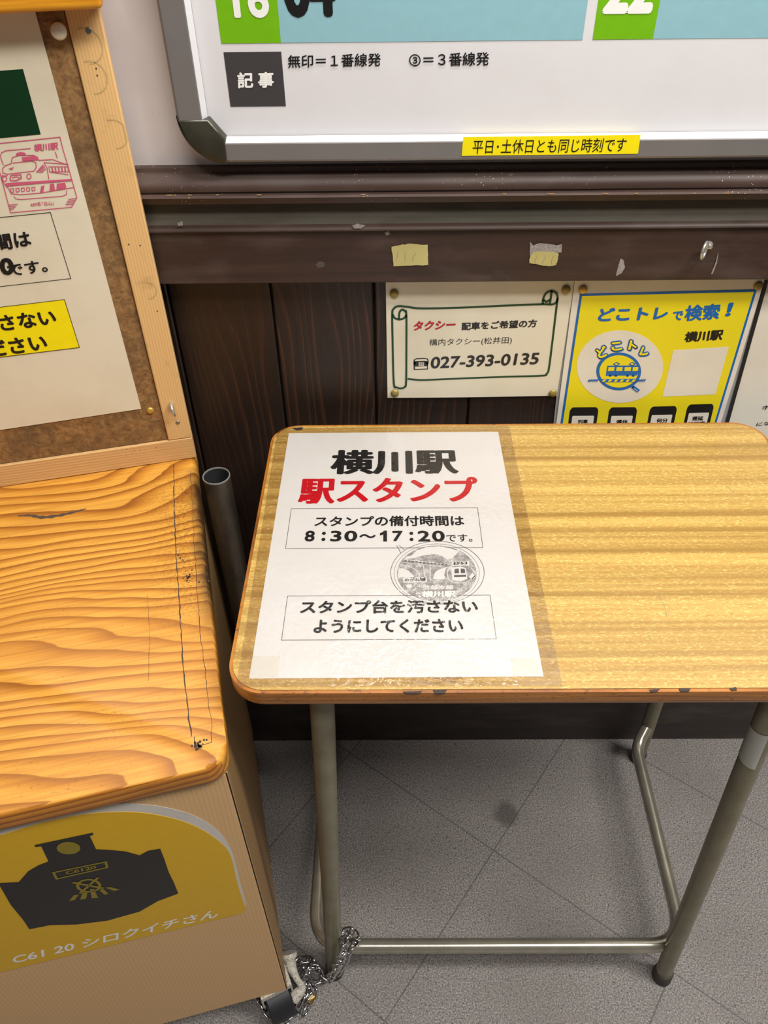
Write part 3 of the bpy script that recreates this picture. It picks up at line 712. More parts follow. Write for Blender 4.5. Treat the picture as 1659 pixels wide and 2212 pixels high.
patch('yellow_field', [tuple(p) for p in inset(yb, ins)], 0.0005, 'poster_yellow', ys)
def yt(s, TL, TR, BL, mat, bold, h=0.0008): return text_q(s, PY, ky, TL, TR, BL, h, mat, ys, bold=bold)
yt('どこトレ', (345, 270), (892, 255), (325, 376), 'blue', 0.045)
yt('で', (918, 296), (1000, 292), (908, 369), 'blue', 0.04)
yt('検索', (1016, 250), (1292, 232), (1000, 376), 'blue', 0.036)
yt('！', (1350, 230), (1394, 227), (1318, 337), 'blue', 0.045)
yt('横川駅', (1014, 456), (1316, 435), (1000, 540), 'black', 0.045)
def ypoly(name, pts, h, mat): return patch(name, [PY.uv(*ky(*p)) for p in pts], h, mat, ys)
def ell(cx, cy, rx, ry, n=48): return [(cx+rx*math.cos(2*PI*i/n), cy+ry*math.sin(2*PI*i/n)) for i in range(n)]
ypoly('logo_disc', ell(502, 728, 337, 283), 0.0007, 'poster_white')
ypoly('logo_ring', ell(492, 764, 175, 148), 0.0009, 'blue')
ypoly('logo_lens', ell(492, 764, 151, 126), 0.0011, 'poster_yellow')
lp = 'logo_train'; hh = 0.0013
ypoly(lp, [(404, 718), (640, 716), (652, 722), (648, 762), (634, 794), (391, 797), (396, 760)], hh, 'blue')
for a, b in ((411, 458), (475, 522), (539, 588), (602, 644)): ypoly('logo_window', [(a, 730), (b, 729), (b-3, 758), (a-4, 759)], hh+0.0002, 'poster_yellow')
for cx in (474, 598):
    stroke('logo_pantograph', [PY.uv(*ky(*p)) for p in ((cx-24, 707), (cx, 692), (cx+24, 705), (cx, 718))], 0.0011, hh, 'blue', ys, closed=True)
for cx in (425, 470, 560, 605): ypoly('logo_wheel', ell(cx, 797, 11, 8, 12), hh, 'blue')
for a, b in ((252, 334), (636, 702)):
    stroke('logo_track', [PY.uv(*ky(*p)) for p in ((a, 836), (b, 830))], 0.0018, hh, 'blue', ys)
    for x in range(a+4, b-4, 16): stroke('logo_sleeper', [PY.uv(*ky(*p)) for p in ((x, 846), (x+12, 822))], 0.0008, hh+0.0001, 'blue', ys)
ypoly('logo_track', [(343, 824), (636, 820), (632, 846), (355, 848)], hh, 'blue')
for x in range(360, 620, 46): ypoly('logo_sleeper', [(x+12, 827), (x+34, 826), (x+22, 843), (x, 844)], hh+0.0002, 'poster_yellow')
stroke('logo_handle', [PY.uv(*ky(*p)) for p in ((582, 868), (606, 888))], 0.0022, hh, 'blue', ys)
stroke('logo_handle', [PY.uv(*ky(*p)) for p in ((600, 882), (648, 918))], 0.0042, hh, 'blue', ys)
stroke('logo_handle', [PY.uv(*ky(*p)) for p in ((612, 896), (640, 916))], 0.0007, hh+0.0002, 'poster_white', ys)
for ch, cx, cy, ang, wd, ht in (('ど', 362, 612, -24, 82, 82), ('こ', 475, 566, -7, 84, 66), ('ト', 602, 562, 14, 62, 76), ('レ', 692, 612, 24, 62, 74)):
    a = math.radians(ang); ca, sa = math.cos(a), math.sin(a)
    def rot(x, y, gr, ox=0, oy=0): return (cx+ox+(x*wd/2+math.copysign(gr, x))*ca-(y*ht/2+math.copysign(gr, y))*sa, cy+oy+(x*wd/2+math.copysign(gr, x))*sa+(y*ht/2+math.copysign(gr, y))*ca)
    for o_ in (0, 5): yt(ch, rot(-1, -1, 9, o_, o_), rot(1, -1, 9, o_, o_), rot(-1, 1, 9, o_, o_), 'blue', 0.13, 0.0011)
    yt(ch, rot(-1, -1, 0), rot(1, -1, 0), rot(-1, 1, 0), 'yellow', 0.045, 0.0015)
ypoly('blank_panel', [(918, 600), (1352, 572), (1247, 944), (834, 962)], 0.0007, 'poster_white')
for TL, TR, BL, BR, label, lab in (((114, 1046), (338, 1044), (98, 1178), (330, 1178), '列車', (172, 250, 1140, 1172)), ((420, 1046), (640, 1044), (402, 1178), (618, 1176), '運休', (471, 563, 1141, 1174)),
                              ((740, 1040), (952, 1035), (714, 1176), (925, 1172), '何分', (786, 873, 1130, 1166)), ((1032, 1024), (1240, 1018), (1000, 1172), (1208, 1168), '遅延', (1063, 1151, 1114, 1148))):
    q = extend(PY, ky, TL, TR, BL, BR, 0.105); o_, ux, vy = q[0], (q[1]-q[0]), (q[3]-q[0])
    rr_ = lambda ix0, ix1, iy0, iy1, r: [tuple(o_+ux*(p[0])+vy*(p[1])) for p in [(a_, b_*0.58) for a_, b_ in rrect(ix0, ix1, iy0/0.58, iy1/0.58, r)]]
    patch('phone_picture', rr_(0, 1, 0, 1, 0.13), 0.0007, 'black', ys); patch('phone_screen', rr_(0.11, 0.88, 0.125, 0.88, 0.03), 0.0009, 'poster_white', ys)
    x0, x1, y0, y1 = lab; yt(label, (x0+3, y0), (x1+3, y0-2), (x0, y1), 'black', 0.035, 0.0011)
yt('証明書', (1034, 1158), (1168, 1152), (1026, 1190), 'black', 0.035, 0.0011)
# clear case whose grey and black edge shows beyond the yellow poster
kr = lambda x, y: (1560+x/5.818, 580+y/5.818)
PC = wall_plane(0.8215)
sf = thing('document_case', 'grey and black edged clear case standing out behind the yellow poster', 'document case', PC.m)
ca = [Vector(PC.uv(*p)) for p in ((1645, 606), (1659, 606), (1559, 922), (1569, 922))]
d = (ca[2]-ca[0]).normalized()
a0, a1, b1, b0 = ca[0], ca[1], ca[1]+d*0.30, ca[0]+d*0.30
xL = PC.uv(1230, 606)[0]
obj('sleeve', sheet([(xL, a0.y), tuple(a0+Vector((0.003, 0))), tuple(b0+Vector((0.003, 0))), (xL+0.014, b0.y)], -0.001, 0.0), 'case_grey', sf)
mid0, mid1 = a0.lerp(a1, 0.62), b0.lerp(b1, 0.62)
tag(obj('edge_strip', sheet([tuple(a0.lerp(a1, 0.45)), tuple(a1), tuple(b1), tuple(b0.lerp(b1, 0.35))], -0.001, 0.0014), 'case_black', sf), 'black edge strip')
PW = wall_plane(0.8225)
ws = thing('white_notice', 'white notice sheet at the right end, cut by the picture edge', 'notice', PW.m)
obj('sheet', sheet([(PW.uv(1645, 608)[0], PW.uv(1645, 600)[1]), (PW.uv(1645, 608)[0]+0.205, PW.uv(1645, 604)[1]), (PW.uv(1645, 608)[0]+0.22, 0.62), (PW.uv(1560, 925)[0], 0.62)], -0.0004, 0.0), 'poster_white', ws)
text_q('ポ', PW, kr, (508, 1720), (610, 1710), (495, 1775), 0.0003, 'black', ws, bold=0.02)
text_q('にな', PW, kr, (440, 1935), (612, 1920), (424, 1980), 0.0003, 'black', ws, bold=0.02)
text_q('た', PW, kr, (540, 2140), (612, 2130), (520, 2190), 0.0003, 'black', ws, bold=0.02)
for p in ((1586, 636), (1647, 688), (1642, 700), (1577, 692)): pass
# brass tacks
def tack_bm(r): return lathe([(0, 0.0026), (r*0.45, 0.0025), (r*0.8, 0.0018), (r*0.97, 0.0008), (r, 0.0), (r*0.95, -0.0003), (0, -0.0003)], 24)
def tack(P, px, py, r, label, group, mat='brass_dull', h=0.0006):
    u, v = P.uv(px, py); o = obj('thumbtack', tack_bm(r), mat, smooth=50); o.matrix_world = P.m @ Matrix.Translation((u, v, h))
    return tag(o, label, 'thumbtack', group)
gp = 'brass tacks holding the sheets on the planks'
tack(PT, 851.7, 634, 0.0052, 'brass thumbtack at the upper left corner of the taxi notice', gp)
tack(PT, 1222.5, 625.5, 0.0052, 'brass thumbtack at the upper right corner of the taxi notice', gp)
tack(PT, 853, 849, 0.0052, 'brass thumbtack at the lower left corner of the taxi notice', gp)
tack(PT, 1194, 849, 0.0052, 'brass thumbtack at the lower right corner of the taxi notice', gp)
tack(PY, 1259, 624.5, 0.0052, 'bright brass thumbtack at the upper left corner of the yellow poster', gp, 'brass', 0.0012)
tack(PY, 1637, 616.5, 0.0052, 'dull brass thumbtack at the upper right corner of the yellow poster', gp, 'brass_dull', 0.0012)
# torn tape on the rail
def torn(pts, label, mat='tape_old', extra=None):
    P = wall_plane(Y_RAIL-0.0006); o = thing('tape_remnant', label, 'tape', P.m, 'old tape left on the brown rail')
    uv = P.uvs(pts); out = []
    for i in range(len(uv)):
        a, b = Vector(uv[i]), Vector(uv[(i+1) % len(uv)])
        for t in range(6):
            p = a.lerp(b, t/6); j = 0.0005 if t else 0.0; out.append((p.x+random.uniform(-j, j), p.y+random.uniform(-j, j)))
    obj('tape', sheet(out, -0.0005, 0.0003), mat, o)
    if extra: tag(patch('paper_residue', P.uvs(extra), 0.0002, 'smear', o), 'white torn paper residue')
    for i in range(3):
        u, v = P.uv(pts[0][0]+12+i*18, (pts[0][1]+pts[-1][1])/2); s = [(u+random.uniform(-.001, .001), v+0.005-0.0025*q_) for q_ in range(5)]
        s = [(a_+random.uniform(-.0012, .0012), b_) for a_, b_ in s]; stroke('crease', s, 0.0004, 0.0005, 'scratch', o)
torn([(846, 533), (862, 530), (880, 527), (924, 529), (925, 572), (850, 575)], 'left creased square of old yellow tape on the brown rail')
torn([(1145, 553), (1153, 545), (1176, 542), (1206, 546), (1206, 560), (1200, 573), (1188, 575), (1143, 568)], 'right torn tape piece with white paper residue on the brown rail',
     extra=[(1145, 522), (1152, 530), (1165, 525), (1190, 527), (1203, 530), (1214, 527), (1213, 545), (1150, 549), (1144, 552)])
# screw eye
PE = wall_plane(Y_RAIL)
u, v = PE.uv(1531, 529)
se = thing('screw_eye', 'small steel screw eye in the brown rail above the yellow poster', 'hook', PE.m @ Matrix.Translation((u, v, 0)))
obj('shank', lathe([(0, 0.0), (0.0042, 0.0), (0.0042, 0.0012), (0.0020, 0.0022), (0.0018, 0.007), (0, 0.0075)], 16), 'steel', se, smooth=50)
ring = [Vector((0.0035*0+0.0030*math.sin(0.3)*math.cos(a)*0, 0.0085*math.sin(a)-0.001, 0.0145+0.0075*math.cos(a))) for a in [2*PI*i/28+0.1 for i in range(28)]]
ring = [Matrix.Rotation(math.radians(-34), 3, 'Y') @ p for p in ring]
obj('eye', tube(ring+[ring[0]], 0.0016, 10, cap=False), 'steel', se, smooth=60)

# ================================================================== stamp cabinet on the left
ANG = math.radians(14.0); T_TOP, T_TH = 0.72, 0.031
P0 = at_z(493, 1648, T_TOP)                       # front right corner of the top
uC = Vector((math.cos(ANG), math.sin(ANG), 0)); vC = Vector((-math.sin(ANG), math.cos(ANG), 0))
MC = Matrix(((uC.x, vC.x, 0, P0.x), (uC.y, vC.y, 0, P0.y), (0, 0, 1, 0), (0, 0, 0, 1)))
DEP = (at_z(424.5, 989, T_TOP)-P0).dot(vC); WID = 0.66; Z_B = 0.118
cb = thing('stamp_cabinet', 'pale plywood cabinet with thick varnished pine top on casters at left', 'cabinet', MC)
ov = 0.008; sd = -0.004
outline = [(-WID, 0), (-0.020, 0)] + [(-0.020+0.020*math.sin(a), 0.020-0.020*math.cos(a)) for a in [PI/2*i/8 for i in range(1, 9)]] + [(0, DEP+0.024), (-WID, DEP+0.024)]
bm = slab(outline, T_TOP-T_TH, T_TOP, bev_top=0.007, bev_bot=0.009, seg=4)
for f in bm.faces:
    f.material_index = 0 if f.normal.z > 0.35 or f.calc_center_median().z > T_TOP-0.004 else 1
bm.normal_update()
for f in bm.faces: f.material_index = 0 if f.normal.z > 0.5 or f.normal.x > 0.75 else 1
top = tag(obj('top', bm, ['pine_top', 'pine_edge'], cb, smooth=50), 'thick varnished pine top with strong grain')
obj('front_panel', box(-WID+0.01, sd-0.0018, ov, ov+0.0012, Z_B, T_TOP-T_TH+0.001, bev=0.0008, seg=1), 'front_ply', cb, matrix=None)
tag(obj('joint', box(sd-0.0018, sd-0.0006, ov+0.0006, ov+0.0013, Z_B+0.0005, T_TOP-T_TH+0.001), 'groove', cb), 'dark joint line at the cabinet corner')
obj('side_panel', box(sd-0.0165, sd, ov+0.0012, DEP-0.004, Z_B+0.001, T_TOP-T_TH+0.001, bev=0.0008, seg=1), 'side_ply', cb)
obj('side_panel', box(-WID+0.01, -WID+0.026, ov+0.019, DEP-0.036, Z_B+0.001, T_TOP-T_TH), 'side_ply', cb)
obj('back_panel', box(-WID+0.026, sd-0.017, DEP-0.05, DEP-0.036, Z_B+0.001, T_TOP-T_TH), 'side_ply', cb)
obj('bottom_panel', box(-WID+0.026, sd-0.017, ov+0.019, DEP-0.051, Z_B+0.001, Z_B+0.019), 'side_ply', cb)
PTOP = Plane(P0, uC, vC)
ct = lambda x, y: (x/2.7643, 960+y/2.7643)
def crack(pts, w, name='crack', mat='crack'):
    uv = PTOP.uvs([ct(*p) for p in pts]); out = []
    for i in range(len(uv)-1):
        a, b = Vector(uv[i]), Vector(uv[i+1]); n = max(1, int((b-a).length/0.006))
        for k in range(n):
            p = a.lerp(b, k/n); out.append((p.x+random.uniform(-.0007, .0007), p.y))
    out.append(uv[-1]); ws_ = [w*random.uniform(0.5, 1.3) for _ in out]
    return stroke(name, out, ws_, T_TOP+0.0002, mat, cb)
crack([(1035, 120), (1040, 300), (1045, 540), (1052, 640), (1062, 800), (1075, 1000), (1090, 1290), (1105, 1440), (1122, 1600), (1143, 1745)], 0.0011)
crack([(1155, 560), (1170, 720), (1185, 960), (1200, 1150), (1225, 1350), (1245, 1560), (1262, 1640), (1262, 1780), (1160, 1810), (1160, 1745)], 0.0006)
crack([(1135, 160), (1150, 380), (1158, 560)], 0.0004)
crack([(880, 900), (895, 1100), (885, 1420)], 0.0003)
sc = smooth_path([(*PTOP.uv(*ct(*p)), 0) for p in ((108, 428), (180, 424), (250, 436), (350, 425), (440, 405), (515, 384))], 6)
stroke('filled_knot', sc, [0.0012+0.0052*math.sin(PI*min(1, i/(len(sc)-1)*0.98+0.01))*(0.7+0.3*math.sin(i*1.7)) for i in range(len(sc))], T_TOP+0.0002, 'scar', cb)
for cx, cy, n in ((1120, 800, 14), (1185, 1790, 20), (1110, 680, 5), (1210, 810, 5)):
    for i in range(n):
        u, v = PTOP.uv(*ct(cx+random.gauss(0, 24), cy+random.gauss(0, 20))); r = random.uniform(0.0005, 0.0012)
        patch('worm_hole', [(u+r*math.cos(a), v+r*1.3*math.sin(a)) for a in [2*PI*k/8 for k in range(8)]], T_TOP+0.0003, 'crack', cb)
# casters: wheel, fork, top plate, brake lever
def caster_at(loc, rz):
    m = MC @ Matrix.Translation(loc) @ Matrix.Rotation(rz, 4, 'Z'); r = 0.034
    cs = bpy.data.objects.new('caster', None); COL.objects.link(cs); cs.parent = cb; cs.matrix_local = Matrix.Translation(loc) @ Matrix.Rotation(rz, 4, 'Z')
    ax = Matrix.Translation((0, 0, r)) @ Matrix.Rotation(PI/2, 4, 'Y')
    obj('wheel', lathe([(0, -0.019), (0.012, -0.019), (0.026, -0.0185), (r-0.002, -0.018), (r, -0.016), (r, 0.016), (r-0.002, 0.018), (0.026, 0.0185), (0.012, 0.019), (0, 0.019)], 32, ax), 'wheel', cs, smooth=40)
    bm = bmesh.new()
    for s in (-1, 1):
        a, b = sorted((s*0.0205, s*0.023))
        v0 = [(-0.0, 0.022), (0.012, 0.050), (0.014, 0.094), (-0.014, 0.094), (-0.012, 0.050)]
        lo = [bm.verts.new((a, p[0], p[1])) for p in v0]; hi = [bm.verts.new((b, p[0], p[1])) for p in v0]
        bm.faces.new(lo); bm.faces.new(hi[::-1])
        for i in range(5): bm.faces.new((lo[i], lo[(i+1) % 5], hi[(i+1) % 5], hi[i]))
    add_box(bm, -0.023, 0.023, -0.014, 0.014, 0.0925, 0.095)
    obj('fork', bm, 'zinc', cs)
    obj('mounting_plate', box(-0.022, 0.022, -0.022, 0.022, 0.106, Z_B-0.0001, bev=0.0005, seg=1), 'zinc', cs)
    obj('swivel_race', lathe([(0, 0.095), (0.014, 0.095), (0.015, 0.10), (0.014, 0.107), (0, 0.107)], 24), 'zinc', cs, smooth=40)
    return cs, m
_c = MC.inverted() @ at_z(610, 2152, 0.043)
c1 = caster_at((min(_c.x, -0.024), max(_c.y, 0.03), 0), math.radians(12))
def brake_lever(cs, inv):
    pts = [inv @ at_z(px, py, z) for px, py, z in ((634, 2156, 0.045), (652, 2134, 0.055), (640, 2112, 0.068), (627, 2082, 0.078), (623, 2058, 0.086))]
    P = smooth_path(pts, 6); n = len(P)
    obj('brake_lever', tube(P, [0.0095-0.0050*math.sin(PI*min(1.0, i/(n-1)*1.15))**2 + (0.003 if i > n*0.8 else 0) for i in range(n)], 14), 'zinc', cs, smooth=60)
brake_lever(c1[0], c1[1].inverted())
for loc, rz in (((-WID+0.055, 0.058, 0), 0.2), ((-0.090, DEP-0.10, 0), 0.5), ((-WID+0.055, DEP-0.09, 0), -0.3)): caster_at(loc, rz)

# yellow picture film on the cabinet front
PFR = Plane(P0+vC*(ov-0.0004), uC, (0, 0, 1))
kd = lambda x, y: (x/2.592, 1640+y/2.592)
dc = thing('locomotive_decal', 'arched yellow sticker with black steam locomotive front on the cabinet', 'sticker', PFR.m)
up = lambda pts: [(*PFR.uv(*kd(*p)), 0) for p in pts]
arc_w = smooth_path(up([(1240, 430), (1295, 505), (1325, 600), (1345, 690), (1376, 805), (1372, 832)]), 5)
wl = up([(0, 372)])[0]
arcw = smooth_path(up([(0, 382), (250, 300), (540, 252), (740, 249), (905, 265), (1080, 312), (1215, 395), (1292, 500), (1325, 600), (1345, 690), (1376, 805), (1374, 835)]), 6)
arcy = smooth_path(up([(0, 425), (250, 350), (500, 303), (740, 294), (930, 320), (1100, 376), (1232, 462), (1290, 535), (1322, 660), (1345, 745), (1372, 825), (1366, 852), (1335, 866)]), 6)
cl = up([(0, 1192)])[0]
mir = lambda pts, c: [(2*c-p[0], p[1]) for p in pts][::-1]
uc = arcy[0][0]-0.085                             # axis of the arch, left of the picture
botl = [(2*uc-arcy[-1][0], up([(1335, 866)])[0][1])]
def arch(a):
    right = [(p[0], p[1]) for p in a]; return right
zb0, zb1 = up([(1335, 866)])[0], cl
left_u = cl[0]-0.19; sl = (zb0[1]-zb1[1])/(zb0[0]-zb1[0]); zl = zb1[1]+sl*(left_u-zb1[0])
zt0, zt1 = arcy[0], arcy[8]
def full_arch(a):
    """carry the arch on to the left by mirroring its right half about the crown"""
    P_ = [(p[0], p[1]) for p in a]; c = max(P_, key=lambda p: p[1])[0]; u0, v0 = P_[0]
    L_ = [(2*c-p[0], p[1]) for p in P_][::-1]
    k = min(range(len(L_)), key=lambda i_: abs(L_[i_][0]-u0)); dv = v0-L_[k][1]
    left = [(p[0], p[1]+dv*(1.0 if n_ > k-12 else 0.6)) for n_, p in enumerate(L_) if p[0] < u0-0.006]
    return left+P_
fw_, fy_ = full_arch(arcw), full_arch(arcy)
def foot(u): return zb1[1]+sl*(u-zb1[0])
obj('white_backing', sheet([(fw_[0][0], foot(fw_[0][0])+0.012)]+[p for p in fw_ if p[1] > foot(p[0])+0.012]+[(zb0[0]+0.004, zb0[1]+0.003)], -0.0001, 0.0002), 'decal_white', dc)
obj('yellow_film', sheet([(fy_[0][0], foot(fy_[0][0]))]+[p for p in fy_ if p[1] > foot(p[0])-0.0005], 0.0002, 0.0005), 'decal_yellow', dc)
loco = [(195, 476), (520, 407), (523, 419), (503, 426), (538, 500), (600, 503), (700, 512), (782, 534), (830, 508), (897, 497), (922, 560), (945, 630), (975, 690), (998, 748), (885, 790), (780, 850), (600, 900), (430, 921), (280, 925), (165, 948), (130, 895), (60, 810), (0, 705), (-30, 690), (105, 684), (160, 622), (215, 590), (272, 568), (232, 484), (197, 487)]
def dpoly(name, pts, h, mat): return patch(name, [(p[0], p[1]) for p in up(pts)], h, mat, dc)
dpoly('locomotive_silhouette', loco, 0.0008, 'decal_black')
dpoly('headlight_disc', ell(384, 492, 66, 34), 0.0011, 'olive')
stroke('number_plate', [(p[0], p[1]) for p in up([(300, 628), (592, 569), (600, 600), (318, 664)])], 0.0022, 0.0011, 'olive', dc, closed=True)
text_q('C6120', PFR, kd, (366, 622), (536, 588), (372, 640), 0.0011, 'olive', dc, bold=0.03)
stroke('door_handle_ring', [(p[0], p[1]) for p in up(ell(497, 702, 62, 34, 32))], 0.0028, 0.0011, 'olive', dc, closed=True)
stroke('door_handle_spoke', [(p[0], p[1]) for p in up([(407, 683), (580, 716)])], 0.0028, 0.0012, 'olive', dc)
stroke('door_handle_spoke', [(p[0], p[1]) for p in up([(447, 745), (550, 655)])], 0.0028, 0.0012, 'olive', dc)
for q in ([(412, 757), (442, 752), (418, 782), (386, 788)], [(462, 742), (490, 740), (482, 776), (448, 780)], [(505, 722), (526, 722), (550, 770), (514, 772)], [(556, 726), (580, 722), (608, 748), (584, 752)], [(592, 714), (618, 711), (670, 724), (640, 732)]):
    dpoly('door_ray', q, 0.0011, 'olive')
text_q('C61 20 シロクイチさん', PFR, kd, (66, 1096), (1226, 832), (74, 1142), 0.0008, 'white_ink', dc, bold=0.022)

# ================================================================== notice board standing at the back of the cabinet
PB = Plane(at_z(424.5, 989, T_TOP)+vC*0.0, uC, (0, 0, 1))
nb = thing('notice_board', 'brown hardboard in pale pine frame standing upright on the cabinet top', 'notice board', PB.m)
su1 = PB.uv(336, 545)[0]; su0 = PB.uv(270, 545)[0]; su1 = 0.0
su0 = PB.uv(364, 952)[0]; rv1 = PB.uv(364, 952)[1]
PL = PB.off(0.028); lv = PL.uv(222, 20)[1]; lu = PL.uv(222, 14)[0]
zt = lv
BLK = -0.60
obj('frame_stile', box(su0, su1, rv1-0.0, zt+0.004, -0.019, 0.0, bev=0.001, seg=1), 'pale_y', nb)
obj('frame_rail', box(BLK, su1, 0.0005, rv1-0.0006, -0.019, 0.0, bev=0.001, seg=1), 'pale_x', nb)
obj('frame_stile', box(BLK, BLK-su0, rv1, zt+0.004, -0.019, 0.0, bev=0.001, seg=1), 'pale_y', nb)
tag(obj('hardboard', box(BLK-su0, su0-0.0008, rv1+0.0004, zt+0.004, -0.012, -0.003), 'hardboard', nb), 'mottled brown hardboard sheet')
obj('backing_ply', box(BLK+0.01, su1-0.001, 0.001, zt+0.004, -0.023, -0.0192), 'pale_x', nb)
tag(obj('ledge', box(BLK-0.01, lu, lv, lv+0.03, -0.023, 0.028, bev=0.004, seg=3), 'ledge', nb, smooth=40), 'orange varnished top ledge')
def screw(px, py): u, v = PB.uv(px, py); obj('screw', lathe([(0, 0.0006), (0.0022, 0.0006), (0.0026, 0.0002), (0.0026, -0.0005), (0, -0.0005)], 14, Matrix.Translation((u, v, 0))), 'screw', nb, smooth=40)
screw(191, 66); screw(383.7, 913)
for px, py in ((208, 148), (210, 163), (278, 528), (303, 530), (340, 672)):
    u, v = PB.uv(px, py); patch('pin_hole', [(u+0.0008*math.cos(a), v+0.0008*math.sin(a)) for a in [2*PI*k/8 for k in range(8)]], 0.0002, 'crack', nb)
u, v = PB.uv(371, 876)
hk = [(u, v+0.003, -0.001), (u, v+0.003, 0.006), (u+0.0002, v+0.001, 0.010), (u+0.0008, v-0.004, 0.0115), (u+0.0014, v-0.0085, 0.009)]
tag(obj('hook', tube(smooth_path(hk, 5), [0.0026]*8+[0.0022]*8+[0.0017]*5, 12), 'steel', nb, smooth=60), 'small curved steel hook')
# faint old ink rings stamped on the frame and hardboard
M['faint_ink'] = flat('faint ink on wood', srgb(200, 168, 112), 0.7, var=0.25, sc=300); M['faint_green'] = flat('faint green ink', srgb(106, 100, 58), 0.7, var=0.35, sc=300)
for cx, cy, r, h, m in ((186, 100, 26, 0.00015, 'faint_ink'), (198, 168, 25, 0.00015, 'faint_ink'), (246, 290, 24, 0.00015, 'faint_ink'), (318, 628, 18, 0.00015, 'faint_ink')):
    u, v = PB.uv(cx, cy); R0 = r*0.00052
    pts = [(u+R0*math.cos(a), v+R0*math.sin(a)) for a in [math.radians(-95+i*5) for i in range(41)]]
    pts = [p for p in pts if su0+0.001 < p[0] < su1-0.001]
    if len(pts) > 3: stroke('old_stamp_mark', pts, 0.0012, h, m, nb)
for cx, cy, r in ((330, 886, 27), (88, 943, 25)):
    u, v = PB.off(-0.003).uv(cx, cy); R0 = r*0.0006
    pts = [(u+R0*math.cos(a), v+R0*math.sin(a)) for a in [math.radians(i*6) for i in range(60)]]
    stroke('old_stamp_mark', [p for p in pts if p[0] < su0-0.002], 0.0008, -0.0028, 'faint_green', nb)
# sheet on that board
PN = PB.off(-0.0022)
ns = thing('stamp_hours_poster', 'cream poster with red train stamp print and yellow box on the hardboard', 'poster', PN.m)
k1 = lambda x, y: (x/3.687, y/3.687); k2 = lambda x, y: (x/3.318, 500+y/3.318)
cu = lambda k, x, y: PN.uv(*k(x, y))
tr, br = cu(k1, 322, 236), cu(k2, 1012, 1270)
bl0 = cu(k2, 0, 1422); slp = (br[1]-bl0[1])/(br[0]-bl0[0])
PWD = 0.30
bl = (br[0]-PWD, br[1]-slp*PWD); tl = (tr[0]-PWD, tr[1]-slp*PWD)
ext = 0.035; dr = (Vector(tr)-Vector(br)).normalized()
tr = tuple(Vector(tr)+dr*ext); tl = tuple(Vector(tl)+dr*ext)
obj('sheet', curl_sheet(PN, [tl, tr, br, bl], 0.0004, fn=lambda s, t: 0.004*max(0, 0.16-t)/0.16), 'ivory', ns, smooth=60)
hn = 0.0008
gq = [cu(k1, 183, 547), cu(k1, 325, 1068)]
L0 = cu(k1, 0, 1098); L1 = cu(k1, 0, 562)
ex = lambda a, b, d: (b[0]-d, b[1]-(b[1]-a[1])/(b[0]-a[0])*d)
patch('green_field', [gq[0], gq[1], ex(L0, gq[1], 0.24), ex(L1, gq[0], 0.24)], hn, 'dark_green', ns)
def nline(pts, wdt, mat, closed=False, k=k1): stroke('print_line', [cu(k, *p) for p in pts], wdt, hn, mat, ns, closed)
b1r0, b1r1 = cu(k1, 402, 1690), cu(k2, 508, 335); b1l0, b1l1 = cu(k1, 0, 1730), cu(k2, 0, 393)
stroke('print_box', [b1r0, b1r1, ex(b1l1, b1r1, 0.24), ex(b1l0, b1r0, 0.24)], 0.0006, hn, 'black', ns, True)
y0, y1, y2, y3 = cu(k2, 462, 485), cu(k2, 570, 828), cu(k2, 0, 898), cu(k2, 0, 540)
yq = [y0, y1, ex(y2, y1, 0.24), ex(y3, y0, 0.24)]
patch('yellow_box', yq, hn, 'label_yellow', ns); stroke('print_box', yq, 0.0006, hn+0.0002, 'black', ns, True)
def ntext(s, k, TR, BR, slope_pt, chars, mat, bold, h=hn+0.0003):
    """right-aligned line whose last glyph ends at TR..BR; chars is its total width in glyph widths"""
    a, b = Vector(cu(k, *TR)), Vector(cu(k, *BR)); c = Vector(cu(k, *slope_pt)); d = (a-c).normalized(); ln = chars*(a-b).length
    return text(s, tuple(a-d*ln), tuple(a), tuple(b-d*ln), h, mat, ns, bold=bold)
ntext('スタンプの備付時間は', k1, (228, 1828), (258, 1958), (5, 1858), 10.6, 'black', 0.03)
text_q('0', PN, k2, (-12, 192), (90, 181), (10, 314), hn+0.0003, 'black', ns, bold=0.045)
ntext('8：30～17：2', k2, (-26, 194), (-4, 317), (-130, 206), 8.0, 'black', 0.045)
ntext('です。', k2, (322, 196), (348, 284), (130, 222), 2.9, 'black', 0.02)
ntext('スタンプ台を汚さない', k2, (382, 545), (414, 665), (10, 592), 10.3, 'black', 0.035)
ntext('ようにしてください', k2, (318, 728), (350, 845), (10, 770), 9.5, 'black', 0.035)
# red train stamp printed on it
pk = 0.00075
def pl(pts, w_=pk, closed=False): stroke('train_print', [cu(k1, *p) for p in pts], w_, hn, 'pink', ns, closed)
def pp(pts): patch('train_print', [cu(k1, *p) for p in pts], hn+0.0001, 'pink', ns)
pl([(-20, 1142), (478, 1090), (500, 1180), (545, 1330), (613, 1572), (570, 1648), (85, 1692), (40, 1520), (-20, 1300)], 0.0008, True)
pl([(245, 1180), (45, 1198), (12, 1215), (5, 1245), (28, 1312)]); pl([(440, 1205), (458, 1258)])
pl([(110, 1560), (130, 1582), (170, 1586), (500, 1560), (530, 1545), (533, 1515)])
text_q('横川駅', PN, k1, (268, 1146), (462, 1130), (274, 1206), hn, 'pink', ns, bold=0.04)
text_q('489系｢白山｣', PN, k1, (238, 1612), (426, 1596), (244, 1646), hn, 'pink', ns, bold=0.01)
pl([(90, 1300), (100, 1252), (150, 1235), (270, 1235), (300, 1250), (310, 1275), (420, 1268), (535, 1310)])
pp([(175, 1250), (270, 1240), (298, 1252), (306, 1272), (180, 1278)]); pp([(128, 1232), (132, 1216), (165, 1208), (200, 1214), (208, 1230)])
